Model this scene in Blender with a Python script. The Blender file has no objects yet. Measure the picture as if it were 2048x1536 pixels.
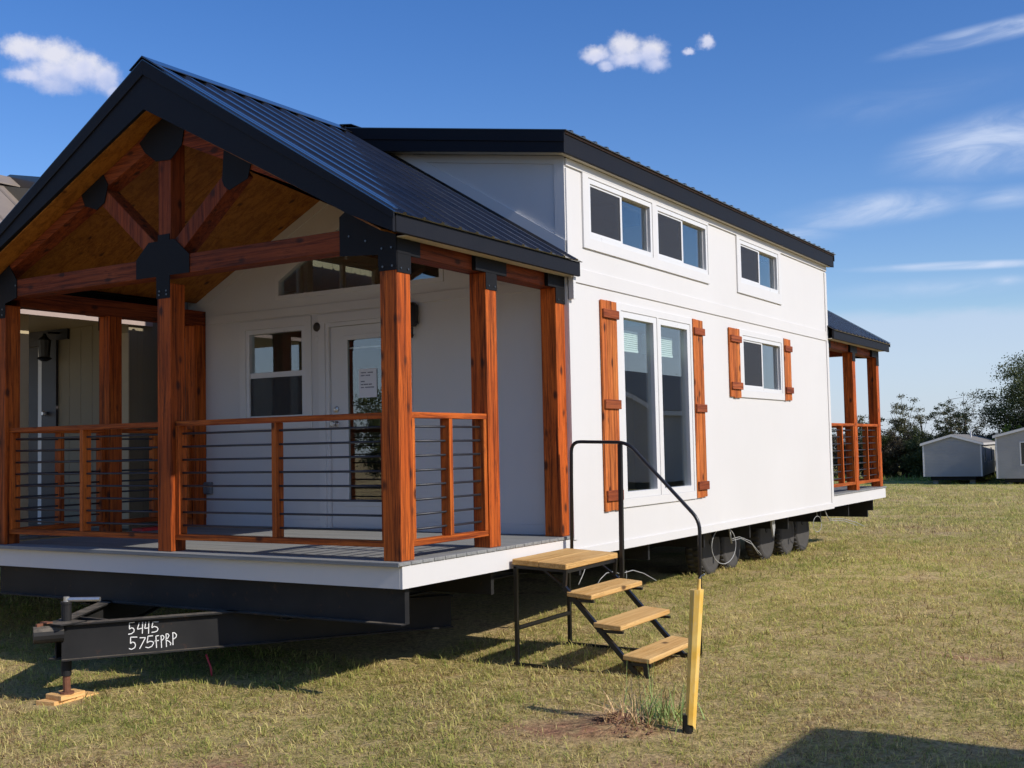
import bpy, bmesh, math, random
import numpy as np
from mathutils import Vector, Matrix

random.seed(7)
rng = np.random.default_rng(11)
SC = bpy.context.scene
COL = SC.collection

# ------------------------------------------------------------------ camera
CAMX, CAMY, CAMZ = 4.811, -6.3094, 1.7106
cam_data = bpy.data.cameras.new("camera")
cam = bpy.data.objects.new("camera", cam_data)
COL.objects.link(cam)
_r = Vector((0.85004216, 0.52632313, -0.02030478))
_u = Vector((0.04649205, -0.03657636, 0.9982488))
_f = Vector((-0.52465876, 0.84949758, 0.05556129))
cam.matrix_world = Matrix(((_r.x, _u.x, -_f.x, CAMX), (_r.y, _u.y, -_f.y, CAMY),
                           (_r.z, _u.z, -_f.z, CAMZ), (0, 0, 0, 1)))
cam_data.sensor_width = 36.0
cam_data.lens = 2288.18 / 2048 * 36.0
cam_data.clip_start = 0.05
cam_data.clip_end = 3000
SC.camera = cam

# ------------------------------------------------------------------ sun, sky, exposure
SUN_EL, SUN_A = math.radians(34.4), math.radians(1.5)
SUN_DIR = Vector((math.cos(SUN_EL) * math.cos(SUN_A), -math.cos(SUN_EL) * math.sin(SUN_A), math.sin(SUN_EL)))
sun_data = bpy.data.lights.new("sun", 'SUN')
sun_data.energy = 3.9
sun_data.angle = math.radians(0.55)
sun_data.color = (1.0, 0.94, 0.86)
sun = bpy.data.objects.new("sun", sun_data)
COL.objects.link(sun)
sun.location = (30, -10, 30)
sun.rotation_euler = SUN_DIR.to_track_quat('Z', 'Y').to_euler()

SC.view_settings.view_transform = 'Standard'
SC.view_settings.look = 'None'
SC.view_settings.exposure = 0.17
SC.view_settings.gamma = 1.0
SC.view_settings.use_curve_mapping = False
SC.render.engine = 'CYCLES'
SC.cycles.use_denoising = True
SC.cycles.max_bounces = 8
SC.cycles.diffuse_bounces = 4
SC.cycles.glossy_bounces = 4
SC.cycles.transparent_max_bounces = 12
SC.cycles.caustics_reflective = False
SC.cycles.caustics_refractive = False


class NT:
    """tiny node-tree helper"""
    def __init__(self, tree):
        self.t = tree
        self.t.nodes.clear()

    def __call__(self, typ, ins=None, **props):
        n = self.t.nodes.new('ShaderNode' + typ)
        for k, v in props.items():
            setattr(n, k, v)
        for k, v in (ins or {}).items():
            s = n.inputs[k]
            if hasattr(v, 'is_output') or isinstance(v, bpy.types.NodeSocket):
                self.t.links.new(v, s)
            else:
                s.default_value = v
        return n

    def math(self, op, a, b=0.0, c=None, clamp=False):
        ins = {0: a, 1: b}
        if c is not None:
            ins[2] = c
        return self('Math', ins, operation=op, use_clamp=clamp).outputs[0]

    def ramp(self, fac, stops, interp='LINEAR'):
        n = self('ValToRGB', {0: fac})
        n.color_ramp.interpolation = interp
        e = n.color_ramp.elements
        while len(e) > 1:
            e.remove(e[-1])
        e[0].position, e[0].color = stops[0][0], stops[0][1]
        for p, c in stops[1:]:
            x = e.new(p)
            x.color = c
        return n.outputs[0]

    def mix(self, fac, a, b, blend='MIX'):
        n = self('Mix', None, data_type='RGBA', blend_type=blend)
        for i, v in ((0, fac), (6, a), (7, b)):
            if isinstance(v, bpy.types.NodeSocket):
                self.t.links.new(v, n.inputs[i])
            else:
                n.inputs[i].default_value = v
        return n.outputs[2]

    def vmath(self, op, a, b=None):
        ins = {0: a}
        if b is not None:
            ins[1] = b
        return self('VectorMath', ins, operation=op)


def c4(r, g=None, b=None):
    return (r, r, r, 1) if g is None else (r, g, b, 1)


world = bpy.data.worlds.new("World")
SC.world = world
world.use_nodes = True
W = NT(world.node_tree)


def build_world():
    sky = W('TexSky', sky_type='NISHITA')
    sky.sun_disc = False
    sky.sun_elevation = SUN_EL
    sky.sun_rotation = math.radians(91.5)
    sky.altitude = 0
    sky.air_density = 1.0
    sky.dust_density = 0.4
    sky.ozone_density = 2.2
    tint = W('HueSaturation', {'Hue': 0.511, 'Saturation': 1.34, 'Value': 1.10, 'Color': sky.outputs[0]}).outputs[0]
    tint = W.mix(1.0, tint, c4(1.03, 0.99, 1.05), 'MULTIPLY')
    bg = W('Background', {0: tint, 1: 0.112})
    d = W('TexCoord').outputs['Generated']

    def frame(c):
        c = Vector(c).normalized()
        u = c.cross(Vector((0, 0, 1))).normalized()
        v = u.cross(c)
        dc = W.math('MAXIMUM', W.vmath('DOT_PRODUCT', d, tuple(c)).outputs[1], 0.02)
        uu = W.math('DIVIDE', W.vmath('DOT_PRODUCT', d, tuple(u)).outputs[1], dc)
        vv = W.math('DIVIDE', W.vmath('DOT_PRODUCT', d, tuple(v)).outputs[1], dc)
        front = W.math('GREATER_THAN', dc, 0.5)
        return uu, vv, front

    def blob(uu, vv, u0, v0, a, b, tilt=0.0):
        du = W.math('SUBTRACT', uu, u0)
        dv = W.math('SUBTRACT', W.math('SUBTRACT', vv, v0), W.math('MULTIPLY', du, tilt))
        q = W.math('ADD', W.math('POWER', W.math('DIVIDE', du, a), 2.0),
                   W.math('POWER', W.math('DIVIDE', dv, b), 2.0))
        return W.math('SUBTRACT', 1.0, W.math('SQRT', q))

    F = 1 / 2288.0
    out = None
    # small fair-weather cumulus
    cumuli = [((-0.7646, 0.56732, 0.30583), (115, 135),
               [(60, 108, 42, 24), (112, 112, 46, 30), (160, 128, 38, 30), (195, 145, 30, 32), (130, 142, 80, 30),
                (62, 155, 40, 16), (112, 165, 50, 20), (212, 168, 16, 16)]),
              ((-0.40666, 0.85279, 0.32768), (1255, 105),
               [(1195, 106, 32, 17), (1250, 92, 34, 24), (1300, 107, 34, 28), (1262, 115, 56, 19), (1308, 130, 26, 17),
                (1214, 128, 20, 12), (1405, 95, 18, 15), (1372, 109, 14, 8)])]
    for c, p0, bl in cumuli:
        uu, vv, front = frame(c)
        vec = W('CombineXYZ', {0: uu, 1: vv, 2: c[0]}).outputs[0]
        n1 = W('TexNoise', {'Vector': vec, 'Scale': 95.0, 'Detail': 6.0, 'Roughness': 0.6})
        wv = W.vmath('SCALE', W.vmath('SUBTRACT', n1.outputs[1], (0.5, 0.5, 0.5)).outputs[0])
        wv.inputs[3].default_value = 0.010
        sep = W('SeparateXYZ', {0: wv.outputs[0]})
        u2, v2 = W.math('ADD', uu, sep.outputs[0]), W.math('ADD', vv, sep.outputs[1])
        m = None
        top = None
        for x, y, a, b in bl:
            g = blob(u2, v2, (x - p0[0]) * F, (p0[1] - y) * F, a * 1.16 * F, b * 1.16 * F)
            m = g if m is None else W.math('SMOOTH_MAX', m, g, 0.35)
        n2 = W('TexNoise', {'Vector': vec, 'Scale': 170.0, 'Detail': 8.0, 'Roughness': 0.68})
        m = W.math('ADD', m, W.math('MULTIPLY', W.math('SUBTRACT', n2.outputs[0], 0.5), 0.48))
        fac = W('MapRange', {0: m, 1: -0.04, 2: 0.72}, interpolation_type='SMOOTHSTEP').outputs[0]
        n3 = W('TexNoise', {'Vector': vec, 'Scale': 60.0, 'Detail': 3.0})
        sh = W.math('ADD', W.math('MULTIPLY', vv, 26.0), W.math('MULTIPLY', W.math('SUBTRACT', n3.outputs[0], 0.5), 1.0))
        col = W.ramp(W.math('ADD', sh, 0.5, clamp=True),
                     [(0.0, c4(0.36, 0.45, 0.72)), (0.45, c4(0.60, 0.63, 0.80)), (0.75, c4(0.72, 0.72, 0.80))])
        cb = W('Background', {0: col, 1: 1.0})
        fac = W.math('MULTIPLY', W.math('MULTIPLY', fac, front), 0.93)
        out = W('MixShader', {0: fac, 1: (out or bg.outputs[0]), 2: cb.outputs[0]}).outputs[0]
    # high thin cirrus streaks
    uu, vv, front = frame((-0.19403, 0.95742, 0.21376))
    rot = 0.05
    ur = W.math('ADD', W.math('MULTIPLY', uu, math.cos(rot)), W.math('MULTIPLY', vv, math.sin(rot)))
    vr = W.math('SUBTRACT', W.math('MULTIPLY', vv, math.cos(rot)), W.math('MULTIPLY', uu, math.sin(rot)))
    vec = W('CombineXYZ', {0: W.math('MULTIPLY', ur, 11.0), 1: W.math('MULTIPLY', vr, 38.0), 2: 0.3}).outputs[0]
    n = W('TexNoise', {'Vector': vec, 'Scale': 1.0, 'Detail': 8.0, 'Roughness': 0.58, 'Distortion': 0.9}).outputs[0]
    m = None
    for x, y, a, b, s, tl in [(2010, 300, 270, 75, 1.0, .10), (1760, 405, 230, 42, .85, .05), (2000, 107, 260, 24, .9, .10),
                              (1590, 445, 130, 30, .7, -.03), (1900, 522, 240, 11, 1.0, -.03), (1990, 405, 120, 30, .5, .0),
                              (1850, 560, 260, 26, .4, .0), (1985, 556, 60, 16, .5, .0), (1830, 210, 300, 50, .22, .1)]:
        g = W.math('MULTIPLY', W.math('MAXIMUM', blob(uu, vv, (x - 1850) * F, (350 - y) * F, a * F, b * F, tl), 0.0), s)
        m = g if m is None else W.math('MAXIMUM', m, g)
    st = W('MapRange', {0: n, 1: 0.30, 2: 0.72}, interpolation_type='SMOOTHSTEP').outputs[0]
    fac = W.math('MULTIPLY', W.math('MULTIPLY', W('MapRange', {0: m, 1: 0.0, 2: 0.75}, interpolation_type='SMOOTHSTEP').outputs[0], W.math('ADD', W.math('MULTIPLY', st, 0.66), 0.14)), front)
    cb = W('Background', {0: c4(0.60, 0.68, 0.85), 1: 1.0})
    out = W('MixShader', {0: fac, 1: out, 2: cb.outputs[0]}).outputs[0]
    # pale veil low over the horizon
    el = W('SeparateXYZ', {0: d}).outputs[2]
    v1 = W('MapRange', {0: W.math('ADD', el, W.math('MULTIPLY', W.math('SUBTRACT', n, 0.5), 0.02)), 1: 0.110, 2: 0.096},
           interpolation_type='SMOOTHSTEP').outputs[0]
    cb = W('Background', {0: c4(0.49, 0.595, 0.765), 1: 1.0})
    out = W('MixShader', {0: W.math('MULTIPLY', v1, 0.74), 1: out, 2: cb.outputs[0]}).outputs[0]
    W('OutputWorld', {0: out})


build_world()

# ------------------------------------------------------------------ mesh builder
ORG = {}


class MB:
    def __init__(self):
        self.v, self.f = [], []

    def add(self, vs, fs):
        o = len(self.v)
        self.v += [tuple(p) for p in vs]
        self.f += [tuple(i + o for i in f) for f in fs]
        return self

    def hexa(self, p):
        return self.add(p, [(3, 2, 1, 0), (4, 5, 6, 7), (0, 1, 5, 4), (1, 2, 6, 5), (2, 3, 7, 6), (3, 0, 4, 7)])

    def box(self, x0, x1, y0, y1, z0, z1):
        return self.hexa([(x0, y0, z0), (x1, y0, z0), (x1, y1, z0), (x0, y1, z0),
                          (x0, y0, z1), (x1, y0, z1), (x1, y1, z1), (x0, y1, z1)])

    def prism(self, poly, vec):
        n = len(poly)
        vec = Vector(vec)
        a = [Vector(p) for p in poly]
        b = [p + vec for p in a]
        fs = [tuple(range(n))[::-1], tuple(range(n, 2 * n))]
        fs += [(i, (i + 1) % n, n + (i + 1) % n, n + i) for i in range(n)]
        return self.add(a + b, fs)

    def beam(self, p0, p1, w, h, side=None):
        """rectangular bar p0->p1: w across 'side', h the other way"""
        p0, p1 = Vector(p0), Vector(p1)
        d = (p1 - p0).normalized()
        s = Vector(side) if side is not None else (d.cross(Vector((0, 0, 1))) if abs(d.z) < .99 else Vector((1, 0, 0)))
        s = (s - d * s.dot(d)).normalized()
        t = d.cross(s)
        q = []
        for p in (p0, p1):
            q += [p - s * w / 2 - t * h / 2, p + s * w / 2 - t * h / 2, p + s * w / 2 + t * h / 2, p - s * w / 2 + t * h / 2]
        return self.hexa(q)

    def tube(self, path, r, n=8, r1=None):
        P = [Vector(p) for p in path]
        m = len(P)
        rings = []
        prev = None
        for i, p in enumerate(P):
            d = (P[min(i + 1, m - 1)] - P[max(i - 1, 0)]).normalized()
            if prev is None:
                s = d.cross(Vector((0, 0, 1)))
                if s.length < 1e-3:
                    s = d.cross(Vector((0, 1, 0)))
            else:
                s = prev - d * prev.dot(d)
                if s.length < 1e-4:
                    s = d.cross(Vector((0, 0, 1)))
            s.normalize()
            prev = s
            t = d.cross(s)
            rr = r if r1 is None else r + (r1 - r) * i / max(1, m - 1)
            rings.append([p + s * rr * math.cos(2 * math.pi * k / n) + t * rr * math.sin(2 * math.pi * k / n) for k in range(n)])
        vs = [p for ring in rings for p in ring]
        fs = []
        for i in range(m - 1):
            for k in range(n):
                a, b = i * n + k, i * n + (k + 1) % n
                fs.append((a, b, b + n, a + n))
        fs += [tuple(range(n))[::-1], tuple(range((m - 1) * n, m * n))]
        return self.add(vs, fs)

    def cyl(self, p0, p1, r, n=12, r1=None):
        return self.tube([p0, p1], r, n, r1)

    def lathe(self, c, axis, prof, n=20):
        """profile [(along, radius)] turned about axis through c"""
        c, ax = Vector(c), Vector(axis).normalized()
        s = ax.cross(Vector((0, 0, 1)))
        if s.length < 1e-3:
            s = Vector((1, 0, 0))
        s.normalize()
        t = ax.cross(s)
        vs, fs = [], []
        for a, r in prof:
            for k in range(n):
                an = 2 * math.pi * k / n
                vs.append(c + ax * a + (s * math.cos(an) + t * math.sin(an)) * r)
        for i in range(len(prof) - 1):
            for k in range(n):
                a, b = i * n + k, i * n + (k + 1) % n
                fs.append((a, b, b + n, a + n))
        fs += [tuple(range(n))[::-1], tuple(range((len(prof) - 1) * n, len(prof) * n))]
        return self.add(vs, fs)

    def wall(self, mp, a0, a1, b0, b1, holes, t):
        """slab in (a,b) with rectangular holes; mp(a,b,d) -> xyz, d=0 outside, d=t inside"""
        A = sorted({a0, a1} | {h[0] for h in holes} | {h[1] for h in holes})
        B = sorted({b0, b1} | {h[2] for h in holes} | {h[3] for h in holes})
        A = [x for x in A if a0 <= x <= a1]
        B = [x for x in B if b0 <= x <= b1]

        def solid(i, j):
            if i < 0 or j < 0 or i >= len(A) - 1 or j >= len(B) - 1:
                return False
            x, y = (A[i] + A[i + 1]) / 2, (B[j] + B[j + 1]) / 2
            return not any(h[0] < x < h[1] and h[2] < y < h[3] for h in holes)
        for i in range(len(A) - 1):
            for j in range(len(B) - 1):
                if not solid(i, j):
                    continue
                p = [(A[i], B[j]), (A[i + 1], B[j]), (A[i + 1], B[j + 1]), (A[i], B[j + 1])]
                for d in (0, t):
                    self.add([mp(a, b, d) for a, b in p], [(0, 1, 2, 3)])
                for k, (di, dj) in enumerate(((0, -1), (1, 0), (0, 1), (-1, 0))):
                    if not solid(i + di, j + dj):
                        q, r_ = p[k], p[(k + 1) % 4]
                        self.add([mp(*q, 0), mp(*r_, 0), mp(*r_, t), mp(*q, t)], [(0, 1, 2, 3)])
        return self

    def mesh(self, name, mat, org=(0, 0, 0), smooth=False):
        me = bpy.data.meshes.new(name)
        o = Vector(org)
        me.from_pydata([tuple(Vector(p) - o) for p in self.v], [], self.f)
        bm = bmesh.new()
        bm.from_mesh(me)
        bmesh.ops.remove_doubles(bm, verts=bm.verts, dist=1e-5)
        bmesh.ops.recalc_face_normals(bm, faces=bm.faces)
        if smooth:
            for f in bm.faces:
                f.smooth = len(f.verts) <= 4
        bm.to_mesh(me)
        bm.free()
        for m in (mat if isinstance(mat, (list, tuple)) else [mat]):
            me.materials.append(m)
        return me


def org(o):
    return ORG.get(o.name, Vector((0, 0, 0)))


def put(name, me, parent=None, loc=None, bevel=0.0, label=None):
    """link a mesh object; loc is a world position"""
    o = bpy.data.objects.new(name, me)
    COL.objects.link(o)
    if parent is not None:
        o.parent = parent
    p = Vector(loc) if loc is not None else org(parent) if parent is not None else Vector((0, 0, 0))
    o.location = p - (org(parent) if parent is not None else Vector((0, 0, 0)))
    ORG[o.name] = p
    if bevel:
        b = o.modifiers.new("bevel", 'BEVEL')
        b.width = bevel
        b.segments = 1
        b.limit_method = 'ANGLE'
        b.angle_limit = math.radians(50)
    if label:
        o['label'] = label
    return o


def part(name, mb, mat, parent, bevel=0.0, smooth=False, label=None, loc=None):
    p = Vector(loc) if loc is not None else org(parent)
    return put(name, mb.mesh(name, mat, p, smooth), parent, p, bevel, label)


def thing(name, label, cat, loc=(0, 0, 0), group=None):
    o = bpy.data.objects.new(name, None)
    o.empty_display_size = 0.2
    COL.objects.link(o)
    o.location = loc
    ORG[o.name] = Vector(loc)
    o['label'], o['category'] = label, cat
    if group:
        o['group'] = group
    return o


def solo(name, mb, mat, label, cat, loc, group=None, smooth=False, bevel=0.0):
    o = put(name, mb.mesh(name, mat, loc, smooth), None, loc, bevel)
    o['label'], o['category'] = label, cat
    if group:
        o['group'] = group
    return o


# ------------------------------------------------------------------ materials
def new_mat(name):
    m = bpy.data.materials.new(name)
    m.use_nodes = True
    return m, NT(m.node_tree)


def finish(N, bsdf, bump=None, strength=0.3, dist=0.01):
    if bump is not None:
        b = N('Bump', {'Strength': strength, 'Distance': dist, 'Height': bump})
        N.t.links.new(b.outputs[0], bsdf.inputs['Normal'])
    N('OutputMaterial', {0: bsdf.outputs[0]})


def plain(name, col, rough=0.5, metal=0.0, var=0.12, nscale=6.0, bump=0.0, bscale=60.0, spec=0.5):
    m, N = new_mat(name)
    pos = N('NewGeometry').outputs['Position']
    n = N('TexNoise', {'Vector': pos, 'Scale': nscale, 'Detail': 5.0, 'Roughness': 0.6}).outputs[0]
    f = N.math('ADD', N.math('MULTIPLY', n, 2 * var), 1.0 - var)
    colr = N.mix(1.0, c4(*col), N('CombineColor', {0: f, 1: f, 2: f}).outputs[0], 'MULTIPLY')
    rg = N.math('ADD', N.math('MULTIPLY', n, 0.2), rough - 0.1, clamp=True)
    b = N('BsdfPrincipled', {'Base Color': colr, 'Roughness': rg, 'Metallic': metal, 'Specular IOR Level': spec})
    h = N('TexNoise', {'Vector': pos, 'Scale': bscale, 'Detail': 4.0}).outputs[0] if bump else None
    finish(N, b, h, bump, 0.01)
    return m


def wood(name, light, dark, axis, knots=0.0, rough=0.62, grain=34.0, vary=0.45, bump=0.7, warm=1.0):
    """stained timber, grain along axis (0,1,2)"""
    m, N = new_mat(name)
    pos = N('NewGeometry').outputs['Position']
    rnd = N('ObjectInfo').outputs['Random']
    off = N('CombineXYZ', {0: N.math('MULTIPLY', rnd, 37.0), 1: N.math('MULTIPLY', rnd, 91.0), 2: N.math('MULTIPLY', rnd, 53.0)}).outputs[0]
    p = N.vmath('ADD', pos, off).outputs[0]

    def stretched(s_cross, s_along):
        sc = [s_cross] * 3
        sc[axis] = s_along
        return N.vmath('MULTIPLY', p, tuple(sc)).outputs[0]
    g1 = N('TexNoise', {'Vector': stretched(grain, grain * 0.035), 'Scale': 1.0, 'Detail': 7.0, 'Roughness': 0.65, 'Distortion': 0.7}).outputs[0]
    g2 = N('TexNoise', {'Vector': stretched(grain * 5, grain * 0.12), 'Scale': 1.0, 'Detail': 4.0, 'Roughness': 0.7}).outputs[0]
    big = N('TexNoise', {'Vector': p, 'Scale': 1.6, 'Detail': 4.0, 'Roughness': 0.6}).outputs[0]
    f = N.math('ADD', N.math('MULTIPLY', g1, 0.65), N.math('MULTIPLY', g2, 0.35))
    f = N.math('ADD', N.math('MULTIPLY', f, 1.25), -0.125)
    mid = tuple(0.5 * (a + b) for a, b in zip(light, dark))
    hue = N('TexNoise', {'Vector': N.vmath('ADD', stretched(2.6, 0.9), (7.0, 3.0, 1.0)).outputs[0], 'Scale': 1.0, 'Detail': 3.0}).outputs[0]
    colr = N.ramp(f, [(0.36, c4(*dark)), (0.47, c4(*mid)), (0.57, c4(*light))])
    colr = N.mix(N('MapRange', {0: hue, 1: 0.42, 2: 0.66, 4: warm}).outputs[0], colr, N.mix(1.0, colr, c4(1.12, 1.30, 1.3), 'MULTIPLY'))
    v = N.math('ADD', N.math('MULTIPLY', N.math('ADD', N.math('MULTIPLY', rnd, 0.5), N.math('MULTIPLY', big, 0.9)), vary * 1.4), 1.0 - vary)
    colr = N.mix(1.0, colr, N('CombineColor', {0: v, 1: v, 2: v}).outputs[0], 'MULTIPLY')
    ck = N('TexNoise', {'Vector': stretched(grain * 2.2, grain * 0.07), 'Scale': 1.0, 'Detail': 3.0, 'Roughness': 0.55, 'Distortion': 0.4}).outputs[0]
    ck = N('MapRange', {0: N.math('ABSOLUTE', N.math('SUBTRACT', ck, 0.5)), 1: 0.004, 2: 0.022, 3: 1.0, 4: 0.0}).outputs[0]
    ck = N.math('MULTIPLY', ck, N('MapRange', {0: big, 1: 0.42, 2: 0.60}).outputs[0])
    colr = N.mix(N.math('MULTIPLY', ck, 0.7 if knots else 0.3), colr, c4(dark[0] * .35, dark[1] * .35, dark[2] * .35))
    if knots:
        vo = N('TexVoronoi', {'Vector': stretched(9.0, 5.0), 'Scale': 1.0, 'Randomness': 1.0})
        kd = N.math('ADD', vo.outputs['Distance'], N.math('MULTIPLY', N.math('SUBTRACT', g1, 0.5), 0.22))
        k = N('MapRange', {0: kd, 1: 0.10, 2: 0.30, 3: 1.0, 4: 0.0}, interpolation_type='SMOOTHSTEP').outputs[0]
        rr = N('SeparateColor', {0: vo.outputs['Color']}).outputs[0]
        k = N.math('MULTIPLY', k, N.math('GREATER_THAN', rr, 1 - knots))
        colr = N.mix(N.math('MULTIPLY', k, 0.85), colr, c4(0.03, 0.012, 0.008))
    b = N('BsdfPrincipled', {'Base Color': colr, 'Roughness': rough, 'Specular IOR Level': 0.18})
    finish(N, b, f, bump, 0.006)
    return m


CED_L, CED_D = (0.50, 0.096, 0.013), (0.085, 0.015, 0.004)
cedar = [wood("cedar_%s" % "xyz"[i], CED_L, CED_D, i, knots=0.6) for i in range(3)]
shaded_beam_wood = [wood("shaded_beam_cedar_%s" % "xyz"[i], (0.25, 0.050, 0.013), (0.07, 0.013, 0.005), i, knots=0.5) for i in range(3)]  # porch cedar darkened: the shade under the roof is put into its colour
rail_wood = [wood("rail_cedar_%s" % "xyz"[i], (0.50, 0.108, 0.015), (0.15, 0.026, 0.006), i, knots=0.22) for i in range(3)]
shutter_wood = wood("shutter_cedar", (0.56, 0.150, 0.032), (0.16, 0.034, 0.010), 2, knots=0.4, grain=44)
batten_wood = wood("batten_cedar", (0.30, 0.070, 0.022), (0.11, 0.022, 0.009), 1, vary=0.6)
tread_wood = wood("treated_pine", (0.66, 0.42, 0.165), (0.50, 0.27, 0.08), 1, knots=0.12, vary=0.16, grain=26, rough=0.7, bump=0.25, warm=0.0)
block_wood = wood("new_pine", (0.86, 0.52, 0.21), (0.68, 0.37, 0.13), 1, vary=0.15, grain=26, warm=0.0)
ceil_wood = wood("stained_plywood", (0.40, 0.155, 0.026), (0.20, 0.07, 0.012), 0, knots=0.15, vary=0.25, grain=16, rough=0.5, bump=0.2, warm=0.0)
deck_mat = wood("grey_composite", (0.27, 0.27, 0.255), (0.18, 0.184, 0.18), 0, vary=0.18, grain=30, rough=0.75, bump=0.4, warm=0.0)


def white_siding():
    m, N = new_mat("white_paint")
    pos = N('NewGeometry').outputs['Position']
    s = N.vmath('MULTIPLY', pos, (160.0, 160.0, 9.0)).outputs[0]
    h = N('TexNoise', {'Vector': s, 'Scale': 1.0, 'Detail': 4.0}).outputs[0]
    n = N('TexNoise', {'Vector': pos, 'Scale': 0.8, 'Detail': 5.0}).outputs[0]
    colr = N.ramp(n, [(0.3, c4(0.625, 0.61, 0.586)), (0.7, c4(0.655, 0.64, 0.618))])
    # faint rain streaks and dust towards the foot of the boards
    st = N('TexNoise', {'Vector': N.vmath('MULTIPLY', pos, (3.5, 3.5, 0.25)).outputs[0], 'Scale': 1.0, 'Detail': 6.0, 'Roughness': 0.7}).outputs[0]
    k = N('MapRange', {0: st, 1: 0.52, 2: 0.75}).outputs[0]
    colr = N.mix(N.math('MULTIPLY', k, 0.18), colr, c4(0.60, 0.57, 0.52))
    wav = N('TexNoise', {'Vector': pos, 'Scale': 1.7, 'Detail': 2.0}).outputs[0]
    h = N.math('ADD', h, N.math('MULTIPLY', wav, 6.0))
    b = N('BsdfPrincipled', {'Base Color': colr, 'Roughness': 0.55, 'Specular IOR Level': 0.35})
    finish(N, b, h, 0.22, 0.004)
    return m


white = white_siding()
trim_white = plain("trim_white", (0.66, 0.645, 0.62), 0.42, var=0.03, bump=0.05)
vinyl = plain("vinyl_white", (0.67, 0.665, 0.65), 0.3, var=0.02)
soffit_cream = plain("soffit_cream", (0.56, 0.52, 0.43), 0.6, var=0.05)
fascia_black = plain("fascia_black", (0.0115, 0.0122, 0.016), 0.6, spec=0.16, var=0.25, bump=0.12, bscale=25)


def roof_paint():
    m, N = new_mat("roof_black_metal")
    pos = N('NewGeometry').outputs['Position']
    n = N('TexNoise', {'Vector': pos, 'Scale': 2.0, 'Detail': 6.0, 'Roughness': 0.65}).outputs[0]
    colr = N.ramp(n, [(0.3, c4(0.009, 0.0085, 0.0085)), (0.7, c4(0.017, 0.016, 0.016))])
    rg = N('MapRange', {0: n, 1: 0.3, 2: 0.7, 3: 0.24, 4: 0.38}).outputs[0]
    b = N('BsdfPrincipled', {'Base Color': colr, 'Roughness': rg, 'Specular IOR Level': 0.5, 'Coat Weight': 1.0, 'Coat Roughness': 0.05})
    finish(N, b)
    return m


roof_metal = roof_paint()
bracket_black = plain("bracket_black", (0.0105, 0.0105, 0.0115), 0.6, spec=0.15, var=0.2, nscale=30)
bolt_steel = plain("bolt_steel", (0.13, 0.13, 0.13), 0.35, metal=0.9)
rod_black = plain("rod_black", (0.022, 0.024, 0.03), 0.45)
rail_black = plain("handrail_black", (0.010, 0.010, 0.012), 0.35, var=0.2)


def frame_paint():
    m, N = new_mat("chassis_paint")
    pos = N('NewGeometry').outputs['Position']
    n = N('TexNoise', {'Vector': pos, 'Scale': 9.0, 'Detail': 8.0, 'Roughness': 0.7}).outputs[0]
    k = N('MapRange', {0: n, 1: 0.60, 2: 0.70}).outputs[0]
    dust = N('TexNoise', {'Vector': pos, 'Scale': 2.5, 'Detail': 6.0}).outputs[0]
    base = N.ramp(dust, [(0.3, c4(0.011, 0.011, 0.012)), (0.7, c4(0.024, 0.0235, 0.023))])
    colr = N.mix(N.math('MULTIPLY', k, 0.5), base, c4(0.10, 0.045, 0.022))
    nz = N('SeparateXYZ', {0: N('NewGeometry').outputs['True Normal']}).outputs[2]
    top = N.math('MULTIPLY', N.math('GREATER_THAN', nz, 0.6), N('MapRange', {0: n, 1: 0.3, 2: 0.6}).outputs[0])
    colr = N.mix(N.math('MULTIPLY', top, 0.8), colr, c4(0.20, 0.17, 0.13))      # paler upward faces: sun on the flange tops, and wear, put into the colour
    b = N('BsdfPrincipled', {'Base Color': colr, 'Roughness': 0.6, 'Specular IOR Level': 0.25})
    finish(N, b, n, 0.1, 0.003)
    return m


chassis_mat = frame_paint()
under_black = plain("belly_black", (0.010, 0.010, 0.011), 0.8)
rust = plain("rust", (0.17, 0.066, 0.034), 0.8, var=0.5, nscale=30, bump=0.3)
galv = plain("galvanised", (0.62, 0.62, 0.60), 0.35, metal=0.85, var=0.15, nscale=30)
chalk = plain("paint_marker", (0.82, 0.82, 0.80), 0.8, var=0.1, nscale=80)
tyre_mat = plain("tyre_rubber", (0.06, 0.056, 0.052), 0.85, var=0.3, nscale=8, bump=0.35, bscale=40)
rim_mat = plain("rim_grey", (0.30, 0.29, 0.28), 0.5, metal=0.3, var=0.25)
cable_white = plain("cable_white", (0.36, 0.36, 0.345), 0.4, var=0.04)
paper_mat = plain("paper", (0.78, 0.78, 0.80), 0.85, var=0.03)
ink = plain("ink", (0.05, 0.05, 0.09), 0.8)
blind_mat = plain("blind_fabric", (0.70, 0.78, 0.70), 0.8, var=0.06)
interior = plain("interior_wall", (0.50, 0.46, 0.34), 0.8, var=0.08)
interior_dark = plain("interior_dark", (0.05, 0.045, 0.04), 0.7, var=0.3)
interior_floor = plain("interior_floor", (0.16, 0.11, 0.07), 0.5, var=0.2)


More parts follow.
